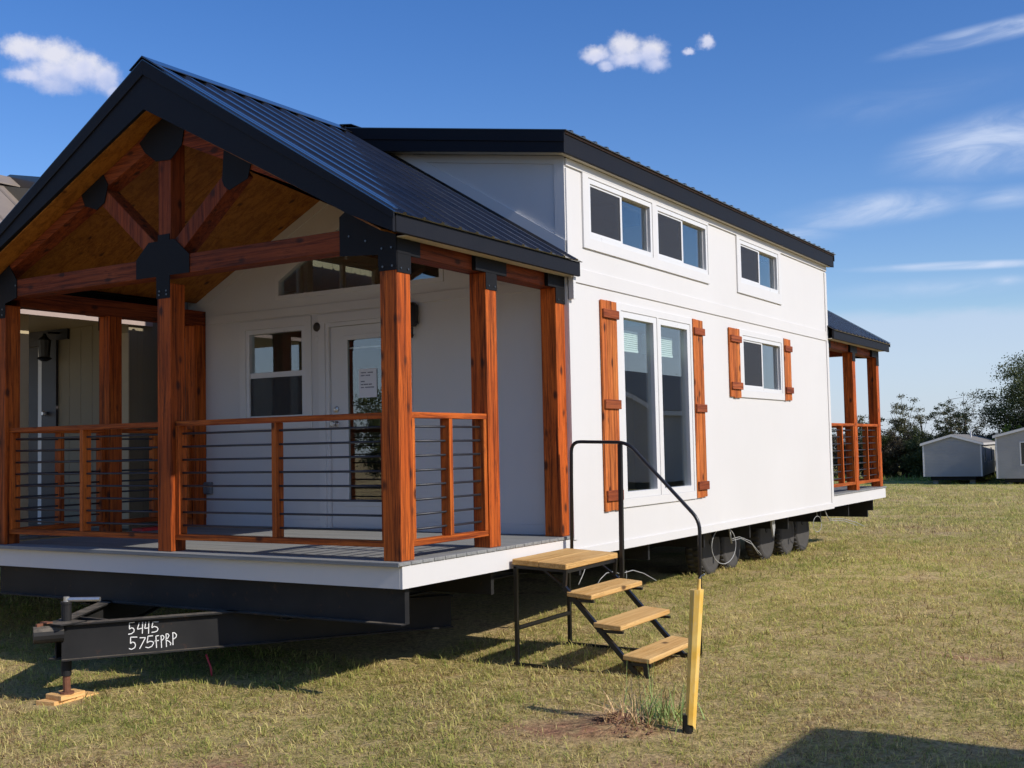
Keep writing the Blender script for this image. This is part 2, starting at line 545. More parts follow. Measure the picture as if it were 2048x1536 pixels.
def worn_yellow():
    m, N = new_mat("yellow_pipe")
    pos = N('NewGeometry').outputs['Position']
    n = N('TexNoise', {'Vector': N.vmath('MULTIPLY', pos, (30., 30., 5.)).outputs[0], 'Scale': 1.0, 'Detail': 6.0, 'Roughness': 0.7}).outputs[0]
    n2 = N('TexNoise', {'Vector': pos, 'Scale': 7.0, 'Detail': 4.0}).outputs[0]
    colr = N.ramp(n2, [(0.35, c4(0.80, 0.46, 0.06)), (0.65, c4(0.90, 0.60, 0.16))])
    colr = N.mix(N('MapRange', {0: n, 1: 0.56, 2: 0.70, 4: 0.6}).outputs[0], colr, c4(0.80, 0.70, 0.48))
    colr = N.mix(N('MapRange', {0: n, 1: 0.36, 2: 0.26, 4: 0.6}).outputs[0], colr, c4(0.30, 0.19, 0.06))
    finish(N, N('BsdfPrincipled', {'Base Color': colr, 'Roughness': 0.55}), n, 0.2, 0.003)
    return m


yellow_mat = worn_yellow()
red_mat = plain("red_paint", (0.60, 0.03, 0.03), 0.5)
pink_red = plain("red_wire_flag", (0.55, 0.05, 0.08), 0.5)
black_plastic = plain("black_plastic", (0.008, 0.008, 0.009), 0.4)
outlet_grey = plain("outlet_grey", (0.16, 0.17, 0.18), 0.5)
brass = plain("satin_nickel", (0.55, 0.53, 0.50), 0.3, metal=0.9)


def glass_mat(name, tint=(0.93, 0.97, 0.965), boost=1.4, base=0.06):
    m, N = new_mat(name)
    pos = N('NewGeometry').outputs['Position']
    n = N('TexNoise', {'Vector': pos, 'Scale': 1.3, 'Detail': 1.0}).outputs[0]
    bmp = N('Bump', {'Strength': 0.035, 'Distance': 0.01, 'Height': n})
    gg = N('NewGeometry')
    cth = N.math('ABSOLUTE', N.vmath('DOT_PRODUCT', gg.outputs['Normal'], gg.outputs['Incoming']).outputs[1])
    fr = N.math('ADD', N.math('MULTIPLY', N.math('POWER', N.math('SUBTRACT', 1.0, cth, clamp=True), 5.0), 0.96), 0.04)
    fac = N.math('ADD', N.math('MULTIPLY', fr, boost), base, clamp=True)
    tr = N('BsdfTransparent', {0: c4(*tint)})
    gl = N('BsdfGlossy', {'Color': c4(0.95, 0.97, 0.98), 'Roughness': 0.0, 'Normal': bmp.outputs[0]})
    mx = N('MixShader', {0: fac, 1: tr.outputs[0], 2: gl.outputs[0]})
    N('OutputMaterial', {0: mx.outputs[0]})
    return m


glass = glass_mat("window_glass")


def screen_mat():
    m, N = new_mat("insect_screen")
    b = N('BsdfPrincipled', {'Base Color': c4(0.035, 0.035, 0.04), 'Roughness': 0.6})
    tr = N('BsdfTransparent', {0: c4(1.0)})
    mx = N('MixShader', {0: 0.55, 1: tr.outputs[0], 2: b.outputs[0]})
    N('OutputMaterial', {0: mx.outputs[0]})
    return m


screen = screen_mat()


# ------------------------------------------------------------------ terrain
def zg(x, y):
    """ground height: a gentle crown that falls away behind the house"""
    ys = [-60, -12, -4, -0.9, 0.3, 1.4, 2.3, 4, 6.5, 8.5, 11, 16, 30, 60, 87, 120, 200, 700]
    zs = [-.5, -.20, -.14, -.085, -.04, 0.0, .03, .07, .105, .105, .07, -.02, -.42, -1.20, -1.83, -2.0, -2.3, -3.0]
    return np.interp(y, ys, zs)


def zg_rel(x, y):
    x, y = np.asarray(x, float), np.asarray(y, float)
    b = 0.010 * np.sin(x * 2.1 + 0.7 * y) + 0.009 * np.sin(1.7 * y - 0.9 * x + 1.0) + 0.006 * np.sin(4.3 * x + 3.1 * y)
    return zg(x, y) + b


def grass_colour(N, pos):
    """dry autumn turf: tan straw, olive and green patches"""
    p2 = N.vmath('MULTIPLY', pos, (1.0, 1.0, 0.15)).outputs[0]
    big = N('TexNoise', {'Vector': p2, 'Scale': 0.33, 'Detail': 4.0, 'Roughness': 0.6, 'Distortion': 0.8}).outputs[0]
    mid = N('TexNoise', {'Vector': p2, 'Scale': 1.9, 'Detail': 5.0, 'Roughness': 0.65, 'Distortion': 0.4}).outputs[0]
    f = N.math('ADD', N.math('MULTIPLY', big, 0.55), N.math('MULTIPLY', mid, 0.45))
    # greener again far off, where the field is left longer
    y = N('SeparateXYZ', {0: pos}).outputs[1]
    far = N('MapRange', {0: y, 1: 70.0, 2: 84.0, 3: 0.0, 4: 0.16}).outputs[0]
    x = N('SeparateXYZ', {0: pos}).outputs[0]
    dry = N('MapRange', {0: N.math('ADD', y, N.math('MULTIPLY', mid, 1.2)), 1: -1.6, 2: 0.1, 3: -0.075, 4: 0.0}, interpolation_type='SMOOTHSTEP').outputs[0]
    fresh = N('MapRange', {0: N.math('ADD', y, N.math('MULTIPLY', x, -0.25)), 1: 9.0, 2: 14.0, 3: 0.0, 4: -0.025}).outputs[0]
    return N.math('ADD', N.math('ADD', f, far), N.math('ADD', dry, fresh))


def ground_material():
    m, N = new_mat("lawn_soil")
    pos = N('NewGeometry').outputs['Position']
    f = grass_colour(N, pos)
    fine = N('TexNoise', {'Vector': pos, 'Scale': 26.0, 'Detail': 6.0, 'Roughness': 0.75}).outputs[0]
    fi2 = N('TexNoise', {'Vector': pos, 'Scale': 7.0, 'Detail': 5.0, 'Roughness': 0.7}).outputs[0]
    g = N.math('ADD', f, N.math('MULTIPLY', N.math('SUBTRACT', fi2, 0.5), 0.35))
    colr = N.ramp(g, [(0.30, c4(0.24, 0.135, 0.07)), (0.44, c4(0.50, 0.375, 0.18)), (0.58, c4(0.45, 0.36, 0.14)), (0.74, c4(0.22, 0.25, 0.06))])
    v = N('MapRange', {0: fine, 1: 0.3, 2: 0.7, 3: 0.35, 4: 1.6}).outputs[0]
    bare = N('Attribute', attribute_name='bare').outputs['Fac']
    bare = N.math('MULTIPLY', bare, N('MapRange', {0: fi2, 1: 0.35, 2: 0.55}).outputs[0], clamp=True)
    colr = N.mix(bare, colr, c4(0.36, 0.195, 0.11))
    colr = N.mix(1.0, colr, N('CombineColor', {0: v, 1: v, 2: v}).outputs[0], 'MULTIPLY')
    b = N('BsdfPrincipled', {'Base Color': colr, 'Roughness': 0.95, 'Specular IOR Level': 0.1})
    finish(N, b, fine, 0.9, 0.03)
    return m


def blade_material():
    m, N = new_mat("grass_blades")
    pos = N('NewGeometry').outputs['Position']
    isl = N('NewGeometry').outputs['Random Per Island']
    f = grass_colour(N, pos)
    r = N('ObjectInfo').outputs['Random']
    k = N.math('ADD', f, N.math('MULTIPLY', N.math('SUBTRACT', isl, 0.5), 0.50))
    k = N.math('ADD', k, N.math('MULTIPLY', N.math('SUBTRACT', r, 0.5), 0.16))
    colr = N.ramp(k, [(0.18, c4(0.34, 0.19, 0.09)), (0.34, c4(0.88, 0.67, 0.34)), (0.52, c4(0.86, 0.72, 0.32)), (0.64, c4(0.58, 0.57, 0.16)), (0.84, c4(0.18, 0.30, 0.055))])
    br = N('TexWhiteNoise', {'W': N.math('MULTIPLY', isl, 977.0)}, noise_dimensions='1D').outputs[0]
    br = N('MapRange', {0: br, 1: 0.0, 2: 1.0, 3: 0.45, 4: 1.1}).outputs[0]
    colr = N.mix(1.0, colr, N('CombineColor', {0: br, 1: br, 2: br}).outputs[0], 'MULTIPLY')
    d = N('BsdfDiffuse', {'Color': colr})
    t = N('BsdfTranslucent', {'Color': colr})
    mx = N('MixShader', {0: 0.45, 1: d.outputs[0], 2: t.outputs[0]})
    N('OutputMaterial', {0: mx.outputs[0]})
    return m


ground_mat = ground_material()
blade_mat = blade_material()


BARE = [(1.52, .15, .34, .20), (1.18, -.10, .36, .13), (2.47, 1.75, .20, .07), (2.90, 1.50, .22, .07), (3.05, 3.0, .3, .12), (-.2, -1.5, .35, .16), (2.2, -.45, .3, .14)]


def bare_at(x, y):
    v = 0
    for bx, by, rx, ry in BARE:
        v = np.maximum(v, np.exp(-(((x - bx) / rx) ** 2 + ((y - by) / ry) ** 2)))
    return v


def build_ground():
    def axis(lo, a, b, hi, step):
        near = np.arange(a, b + step / 2, step)
        k = np.linspace(0, 1, 26)[1:]
        left = a - (a - lo) * k ** 2.2
        right = b + (hi - b) * k ** 2.2
        return np.concatenate([left[::-1], near, right])
    xs = axis(-420, -9, 9, 420, 0.22)
    ys = axis(-320, -6.5, 18, 700, 0.22)
    X, Y = np.meshgrid(xs, ys, indexing='ij')
    Z = zg_rel(X, Y)
    # low heap of bare soil beside the yellow marker
    Z += 0.075 * np.exp(-(((X - 1.52) / .16) ** 2 + ((Y - .18) / .16) ** 2)) + 0.03 * np.exp(-(((X - 1.25) / .3) ** 2 + ((Y + .02) / .15) ** 2))
    nx, ny = len(xs), len(ys)
    v = np.stack([X, Y, Z], -1).reshape(-1, 3)
    i = np.arange(nx * ny).reshape(nx, ny)
    f = np.stack([i[:-1, :-1], i[1:, :-1], i[1:, 1:], i[:-1, 1:]], -1).reshape(-1, 4)
    me = bpy.data.meshes.new("ground")
    me.from_pydata(v.tolist(), [], f.tolist())
    me.attributes.new('bare', 'FLOAT', 'POINT').data.foreach_set('value', bare_at(X, Y).ravel().astype(np.float32) * 1.3)
    me.polygons.foreach_set('use_smooth', np.ones(len(f), bool))
    me.materials.append(ground_mat)
    o = bpy.data.objects.new("ground", me)
    COL.objects.link(o)
    o['kind'] = 'structure'


build_ground()

# ================================================================== THE HOUSE
house = thing("tiny_house", "white cabin on wheels with black metal roof, cedar porch posts and black tow hitch", "mobile home")
XR, XL = 0.0, -4.73          # side walls
YF, YB = 2.434, 10.256       # front and rear walls
XC = -2.38                   # ridge
ZD = 0.94                    # porch floor


WHEEL_Y = (7.05, 7.76, 9.10, 9.98, 10.70)


def build_chassis():
    ch = part("chassis", MB().box(-4.6, -0.05, 0.09, 0.14, 0.50, 0.745)
              .box(-4.6, -0.05, 0.055, 0.09, 0.735, 0.7485).box(-4.6, -0.045, 0.04, 0.09, 0.498, 0.508), chassis_mat, house)
    for x in (-1.25, -3.5):
        b = MB().box(x - .008, x + .008, 0.14, 13.0, 0.46, 0.74).box(x - .06, x + .06, 0.1405, 13.0, 0.448, 0.46).box(x - .06, x + .06, 0.1405, 13.0, 0.728, 0.74)
        part("main_beam", b, chassis_mat, ch)
    for y in np.arange(1.3, 13.1, 1.45):
        part("outrigger", MB().box(-4.55, -3.57, y, y + .04, 0.56, 0.735), chassis_mat, ch)
        part("outrigger", MB().box(-1.18, -0.12, y, y + .04, 0.56, 0.735), chassis_mat, ch)
    part("rear_cross_beam", MB().box(-4.5, -0.25, 13.05, 13.1, 0.44, 0.745), chassis_mat, ch)
    part("belly_pan", MB().box(-4.62, -0.08, 0.15, 13.1, 0.744, 0.752), under_black, ch)
    # inner axle and cross tubes deep in the shade
    for y in WHEEL_Y:
        part("axle", MB().cyl((-4.1, y, 0.50), (-0.6, y, 0.50), 0.04), chassis_mat, ch)


build_chassis()


def build_tongue():
    A, B = Vector((-2.363, -0.944, 0)), Vector((-1.053, 0.964, 0))
    t = (B - A).normalized()
    for s in (1, -1):
        def P(d, off, z):
            p = A + t * d
            n = Vector((t.y, -t.x, 0))
            q = p + n * off
            if s < 0:
                q.x = 2 * -2.40 - q.x
            q.z = z
            return q
        L = 3.0
        mb = MB()
        mb.hexa([P(0, -.01, .25), P(L, -.01, .25), P(L, 0, .25), P(0, 0, .25), P(0, -.01, .5), P(L, -.01, .5), P(L, 0, .5), P(0, 0, .5)])
        mb.hexa([P(0, -.06, .244), P(L, -.06, .244), P(L, .045, .244), P(0, .045, .244), P(0, -.06, .2545), P(L, -.06, .2545), P(L, .045, .2545), P(0, .045, .2545)])
        mb.hexa([P(0, -.06, .4965), P(L, -.06, .4965), P(L, .045, .4965), P(0, .045, .4965), P(0, -.06, .508), P(L, -.06, .508), P(L, .045, .508), P(0, .045, .508)])
        ton = part("tow_beam", mb, chassis_mat, house)
        if s > 0:
            strokes = [[(0.502, 0.479), (0.466, 0.478), (0.466, 0.432), (0.479, 0.441), (0.492, 0.437), (0.5, 0.424), (0.496, 0.409), (0.481, 0.398), (0.457, 0.395)], [(0.535, 0.474), (0.522, 0.427), (0.556, 0.432)], [(0.559, 0.477), (0.557, 0.392)], [(0.582, 0.476), (0.574, 0.428), (0.6, 0.431)], [(0.603, 0.476), (0.601, 0.388)], [(0.672, 0.469), (0.632, 0.471), (0.624, 0.429), (0.641, 0.438), (0.661, 0.431), (0.669, 0.418), (0.661, 0.401), (0.641, 0.396), (0.623, 0.396)], [(0.521, 0.37), (0.474, 0.373), (0.473, 0.325), (0.484, 0.336), (0.501, 0.332), (0.509, 0.313), (0.503, 0.294), (0.481, 0.283), (0.462, 0.291)], [(0.538, 0.363), (0.579, 0.361), (0.537, 0.282)], [(0.633, 0.37), (0.597, 0.37), (0.59, 0.32), (0.607, 0.332), (0.629, 0.328), (0.637, 0.316), (0.624, 0.293), (0.6, 0.284), (0.579, 0.291)], [(0.675, 0.368), (0.653, 0.366), (0.658, 0.279)], [(0.645, 0.33), (0.674, 0.332)], [(0.69, 0.366), (0.694, 0.276)], [(0.685, 0.362), (0.702, 0.368), (0.712, 0.354), (0.705, 0.337), (0.69, 0.328)], [(0.726, 0.375), (0.729, 0.279)], [(0.722, 0.373), (0.737, 0.377), (0.748, 0.363), (0.739, 0.344), (0.722, 0.335), (0.749, 0.318), (0.761, 0.304), (0.756, 0.289)], [(0.775, 0.376), (0.776, 0.289)], [(0.771, 0.379), (0.786, 0.38), (0.802, 0.364), (0.798, 0.344), (0.775, 0.331)]]
            mb = MB()
            for st in strokes:
                for (a, za), (b, zb) in zip(st, st[1:]):
                    mb.beam(P(a, .0015, za), P(b, .0015, zb), .0022, .0062, side=(t.y, -t.x, 0))
            part("painted_number", mb, chalk, ton)
    # coupler, plate and jack
    cp = part("coupler", MB().cyl((-2.47, -1.10, .44), (-2.36, -.93, .44), .062, 14).box(-2.50, -2.27, -1.02, -.80, .506, .516), chassis_mat, house)
    part("coupler_latch", MB().box(-2.48, -2.40, -1.04, -0.99, .517, .527).box(-2.46, -2.44, -1.09, -1.04, .495, .52), rust, cp)
    jk = part("hitch_jack", MB().cyl((-2.42, -.86, .12), (-2.42, -.86, .645), .036, 14).cyl((-2.42, -.86, .635), (-2.42, -.86, .655), .041, 14), chassis_mat, house)
    part("jack_foot", MB().cyl((-2.425, -.85, -.012), (-2.42, -.86, .14), .027, 12).cyl((-2.425, -.85, -.012), (-2.425, -.85, .002), .05, 12), rust, jk)
    part("crank_handle", MB().cyl((-2.42, -.86, .668), (-2.20, -.74, .668), .017, 10).cyl((-2.42, -.86, .655), (-2.42, -.86, .690), .022, 10), galv, jk)
    part("cross_plate", MB().box(-2.60, -2.22, -.62, -.60, .26, .50), chassis_mat, jk)


build_tongue()


def build_wheels():
    def wheel_mesh():
        r = .318
        ty = MB()
        prof = [(-.10, .215), (-.115, .25), (-.11, .30), (-.085, r - .005), (-.06, r), (.06, r), (.085, r - .005), (.11, .30), (.115, .25), (.10, .215)]
        ty.lathe((0, 0, 0), (1, 0, 0), prof, 28)
        for k in range(28):   # tread lugs
            a = 2 * math.pi * k / 28
            for xx in (-.055, .055):
                aa = a + (.06 if xx > 0 else 0)
                c = Vector((xx, math.cos(aa) * (r + .003), math.sin(aa) * (r + .003)))
                ty.beam(c - Vector((.042, 0, 0)), c + Vector((.042, 0, 0)), .03, .012, side=(0, -math.sin(aa), math.cos(aa)))
        rm = MB().lathe((0, 0, 0), (1, 0, 0), [(-.09, .212), (.092, .212), (.092, .18), (.05, .165), (.06, .07), (.085, .06), (.085, .02)], 22)
        for k in range(5):
            a = 2 * math.pi * k / 5
            rm.cyl((.058, .11 * math.cos(a), .11 * math.sin(a)), (.075, .11 * math.cos(a), .11 * math.sin(a)), .012, 6)
        return ty.mesh("tyre", tyre_mat, smooth=True), rm.mesh("rim", rim_mat)
    tm, rm = wheel_mesh()
    for y in WHEEL_Y:
        for side in (-0.71, -4.02):
            z = float(zg(0, y)) + .305
            w = bpy.data.objects.new("wheel", tm)
            w.name = "wheel"
            COL.objects.link(w)
            w.parent = house
            w.location = (side, y, z)
            if side < -2:
                w.rotation_euler = (0, 0, math.pi)
            w.rotation_euler.x = random.uniform(0, 6)
            q = bpy.data.objects.new("rim", rm)
            COL.objects.link(q)
            q.parent = w


build_wheels()


# ---------------------------------------------------------------- porch floors
def build_deck(y0, y1, name, front_lip):
    dk = part(name, MB().box(-4.60, -.06, y0 + .03, y1 - .03, .80, .913), under_black, house)
    n = int(round((y1 - y0 + .045) / .137))
    p = (y1 - y0 + .045 - .004) / n
    ys = y0 - .045 if front_lip < 0 else y0 + .004
    me = MB().box(-4.672, .012, 0, p - .006, .9155, ZD).mesh("deck_board", deck_mat)
    for i in range(n):
        put("deck_board", me, dk, (0, ys + i * p, 0), bevel=.003)
    f = -1 if front_lip < 0 else 1
    part("rim_board", MB().box(-.022, 0, y0 + .001, y1 - .001, .757, .9145), white, dk)
    part("rim_board", MB().box(-4.66, -4.638, y0 + .001, y1 - .001, .757, .9145), white, dk)
    yy = y0 if f < 0 else y1 - .022
    part("rim_board", MB().box(-4.637, -.023, yy, yy + .022, .757, .9145), white, dk)
    if f < 0:
        part("edge_board", MB().box(-4.672, .010, -.052, -.0455, .9105, .9405), deck_mat, dk, bevel=.002)


build_deck(0.0, YF, "front_deck", -1)
build_deck(YB, 13.30, "rear_deck", 1)

# ---------------------------------------------------------------- posts, rails
ROD_Z = [1.876 - .1045 * k for k in range(8)]


def post(x0, x1, y0, y1, top=3.09, bottom=ZD, plate_faces="fr"):
    p = part("post", MB().box(x0, x1, y0, y1, bottom, top), cedar[2], house, bevel=.005)
    t = .006
    mb = MB()
    zb, zt = 2.955, 3.088
    if 'f' in plate_faces:
        mb.box(x0 - .001, x1 + .001, y0 - t, y0 - .001, zb + .015, zt)
    if 'r' in plate_faces:
        mb.box(x1 + .001, x1 + t, y0 - .001, y1 + .001, zb, zt)
    if 'l' in plate_faces:
        mb.box(x0 - t, x0 - .001, y0 - .001, y1 + .001, zb, zt)
    if 'b' in plate_faces:
        mb.box(x0 - .001, x1 + .001, y1 + .001, y1 + t, zb, zt)
    if mb.v:
        br = part("post_bracket", mb, bracket_black, p)
        bo = MB()
        if 'r' in plate_faces:
            for yy in (y0 + .035, y1 - .035):
                bo.cyl((x1 + t, yy, zb + .03), (x1 + t + .006, yy, zb + .03), .008, 6)
        if 'f' in plate_faces:
            for xx in (x0 + .035, x1 - .035):
                bo.cyl((xx, y0 - t, zb + .045), (xx, y0 - t - .006, zb + .045), .008, 6)
        if bo.v:
            part("bracket_bolt", bo, bolt_steel, p)
    return p


def rail_bay(axis, a0, a1, c, mid=True):
    """one balustrade bay from a0 to a1 along axis, centred on c across it"""
    def B(u0, u1, w, z0, z1):
        return MB().box(u0, u1, c - w / 2, c + w / 2, z0, z1) if axis == 'x' else MB().box(c - w / 2, c + w / 2, u0, u1, z0, z1)
    ai = 0 if axis == 'x' else 1
    r = part("railing", B(a0 + .002, a1 - .002, .089, 1.936, 1.978), rail_wood[ai], house, bevel=.003)
    part("bottom_rail", B(a0 + .002, a1 - .002, .086, 1.031, 1.074), rail_wood[ai], r, bevel=.003)
    part("jamb", B(a0 + .004, a0 + .045, .084, 1.075, 1.935), rail_wood[2], r, bevel=.002)
    part("jamb", B(a1 - .045, a1 - .004, .084, 1.075, 1.935), rail_wood[2], r, bevel=.002)
    if mid:
        m = (a0 + a1) / 2
        part("baluster", B(m - .022, m + .022, .084, 1.075, 1.935), rail_wood[2], r, bevel=.002)
    L = (a1 - a0) - .09
    p0, p1 = ((0, 0, 0), (L, 0, 0)) if axis == 'x' else ((0, 0, 0), (0, L, 0))
    me = MB().cyl(p0, p1, .0085, 8).mesh("rod", rod_black, smooth=True)
    for z in ROD_Z:
        put("rod", me, r, (a0 + .045, c, z) if axis == 'x' else (c, a0 + .045, z))
    return r


# front porch posts: right row, left row, centre
post(-.185, -.03, .03, .185, plate_faces="fr")
post(-.185, -.03, 1.165, 1.32, plate_faces="r")
post(-.185, -.03, 2.275, 2.430, plate_faces="r")
post(-2.47, -2.315, .03, .185, plate_faces="f")
post(-4.615, -4.46, .03, .185, plate_faces="fl")
post(-4.615, -4.46, 1.165, 1.32, plate_faces="l")
post(-4.615, -4.46, 2.275, 2.430, plate_faces="l")
rail_bay('x', -2.315, -.185, .115)
rail_bay('x', -4.46, -2.47, .115)
rail_bay('y', .185, 1.165, -.085)
rail_bay('y', .185, 1.165, -4.56)
rail_bay('y', 1.32, 2.275, -4.56)
# rear porch
for x0, x1, fl in ((-.185, -.03, 'r'), (-4.615, -4.46, 'l')):
    post(x0, x1, 10.262, 10.375, plate_faces=fl)
    post(x0, x1, 11.66, 11.815, plate_faces=fl)
    post(x0, x1, 13.115, 13.27, plate_faces=fl + 'b')
post(-2.47, -2.315, 13.115, 13.27, plate_faces="b")
for c in (-.085, -4.56):
    rail_bay('y', 10.375, 11.66, c)
    rail_bay('y', 11.815, 13.115, c)
rail_bay('x', -2.315, -.185, 13.19)
rail_bay('x', -4.46, -2.47, 13.19)


# side beams over the posts
def side_beam(x0, x1, y0, y1, out, plates):
    b = part("eave_beam", MB().box(x0, x1, y0, y1, 3.0905, 3.245), shaded_beam_wood[1], house, bevel=.004)
    xo = x1 if out > 0 else x0
    for a, c in plates:
        lo, hi = (xo + .001, -.0236 if a > .1 else -.0300) if out > 0 else (xo - .007, xo - .001)
        part("gusset_plate", MB().box(lo, hi, a, c, 3.0895, 3.22), bracket_black, b)


side_beam(-.215, -.060, .187, 2.430, 1, [(.03, .31), (1.02, 1.47), (2.14, 2.428)])
side_beam(-4.615, -4.46, .187, 2.430, -1, [(.03, .31), (1.02, 1.47), (2.14, 2.428)])
side_beam(-.215, -.060, 10.262, 13.115, 1, [(10.27, 10.5), (11.55, 11.93), (12.85, 13.11)])
side_beam(-4.615, -4.46, 10.262, 13.115, -1, [(10.27, 10.5), (11.55, 11.93), (12.85, 13.11)])


def CEIL(x):
    return 4.465 - (.53 if x > XC else .50) * abs(x - XC)


def truss(y0, y1, f):
    """gable truss; f = -1 plates on the front face, +1 on the rear face"""
    w = .155
    tr = part("truss", MB().box(-4.615, -.03, y0, y1, 3.150, 3.305), shaded_beam_wood[0], house, bevel=.004, label="heavy cedar tie beam with king post and braces")
    part("king_post", MB().prism([(-2.4525, y0 + .001, 3.306), (-2.3075, y0 + .001, 3.306), (-2.3075, y0 + .001, CEIL(-2.3) - .05), (-2.4525, y0 + .001, CEIL(-2.46) - .05)], (0, y1 - y0 - .002, 0)), shaded_beam_wood[2], tr, bevel=.004)
    d = .175
    for s in (1, -1):
        xe = -.05 if s > 0 else -4.60
        xa = XC + s * .074
        part("rafter", MB().prism([(xe, y0 + .002, max(3.306, CEIL(xe) - d)), (xa, y0 + .002, CEIL(xa) - d), (xa, y0 + .002, CEIL(xa) - .006), (xe, y0 + .002, CEIL(xe) - .006)][::s], (0, y1 - y0 - .004, 0)), shaded_beam_wood[0], tr, bevel=.003)
        a, b = Vector((XC + s * .10, (y0 + y1) / 2, 3.34)), Vector((XC + s * .80, (y0 + y1) / 2, CEIL(XC + s * .80) - d + .05))
        part("brace", MB().beam(a, b, y1 - y0 - .006, .13, side=(0, 1, 0)), shaded_beam_wood[2], tr, bevel=.003)
    yp = y0 - .008 if f < 0 else y1 + .001
    th = .007

    def plate(pts):
        part("gusset_plate", MB().prism([(x, yp, z) for x, z in pts], (0, th, 0)), bracket_black, tr)
    plate([(-2.71, 3.152), (-2.47, 3.152), (-2.47, 3.01), (-2.315, 3.01), (-2.315, 3.152), (-2.09, 3.152), (-2.09, 3.30), (-2.26, 3.44), (-2.315, 3.44), (-2.315, 3.49), (-2.45, 3.49), (-2.45, 3.44), (-2.56, 3.44), (-2.71, 3.31)])
    plate([(-2.67, 4.28), (-2.60, 4.19), (-2.47, 4.10), (-2.30, 4.09), (-2.17, 4.19), (-2.14, 4.325), (XC, 4.445), (-2.52, 4.385)])
    plate([(-1.72, 3.84), (-1.70, 3.79), (-1.645, 3.75), (-1.445, 3.815), (-1.41, 3.93), (-1.70, 4.08)])
    plate([(-3.06, 3.99), (-3.105, 3.845), (-3.20, 3.795), (-3.355, 3.845), (-3.40, 3.945), (-3.12, 4.085)])
    plate([(-.54, 3.115), (-.19, 3.09), (-.19, 3.0), (-.028, 3.0), (-.028, 3.215), (-.47, 3.445), (-.54, 3.40)])
    part("gusset_plate", MB().box(-.0290, -.0235, y0 - .002, y1 + .002, 3.0895, 3.20), bracket_black, tr)
    plate([(-4.29, 3.14), (-4.455, 3.10), (-4.455, 3.0), (-4.617, 3.0), (-4.617, 3.32), (-4.40, 3.44), (-4.29, 3.30)])
    bo = MB()
    for x, z in ((-.155, 3.13), (-.07, 3.13), (-2.43, 3.03), (-2.35, 3.03), (-4.57, 3.05), (-4.49, 3.05), (-.3, 3.2), (-.45, 3.25), (-4.3, 3.25)):
        yy = yp if f < 0 else yp + th
        bo.cyl((x, yy, z), (x, yy + .006 * f, z), .008, 6)
    part("plate_bolt", bo, bolt_steel, tr)


truss(.03, .185, -1)
truss(13.115, 13.27, 1)


# ---------------------------------------------------------------- walls with openings
W1 = (2.845, 4.225, 3.598, 4.155)
W2 = (4.327, 5.690, 3.598, 4.155)
W3 = (6.705, 8.105, 3.630, 4.150)
FR1 = (3.445, 4.262, 1.207, 2.992)
FR2 = (4.300, 5.118, 1.207, 2.992)
W4 = (6.700, 8.125, 2.335, 2.995)
WF = (-3.865, -3.040, 2.045, 2.995)
DR = (-2.775, -1.785, .945, 2.995)
T = .12
ZW = .747
ZBODY = 4.255


def ZROOF(x):     # underside of the low body roof
    return ZBODY + .172 * ((XR - x) if x > XC else (x - (2 * XC)))


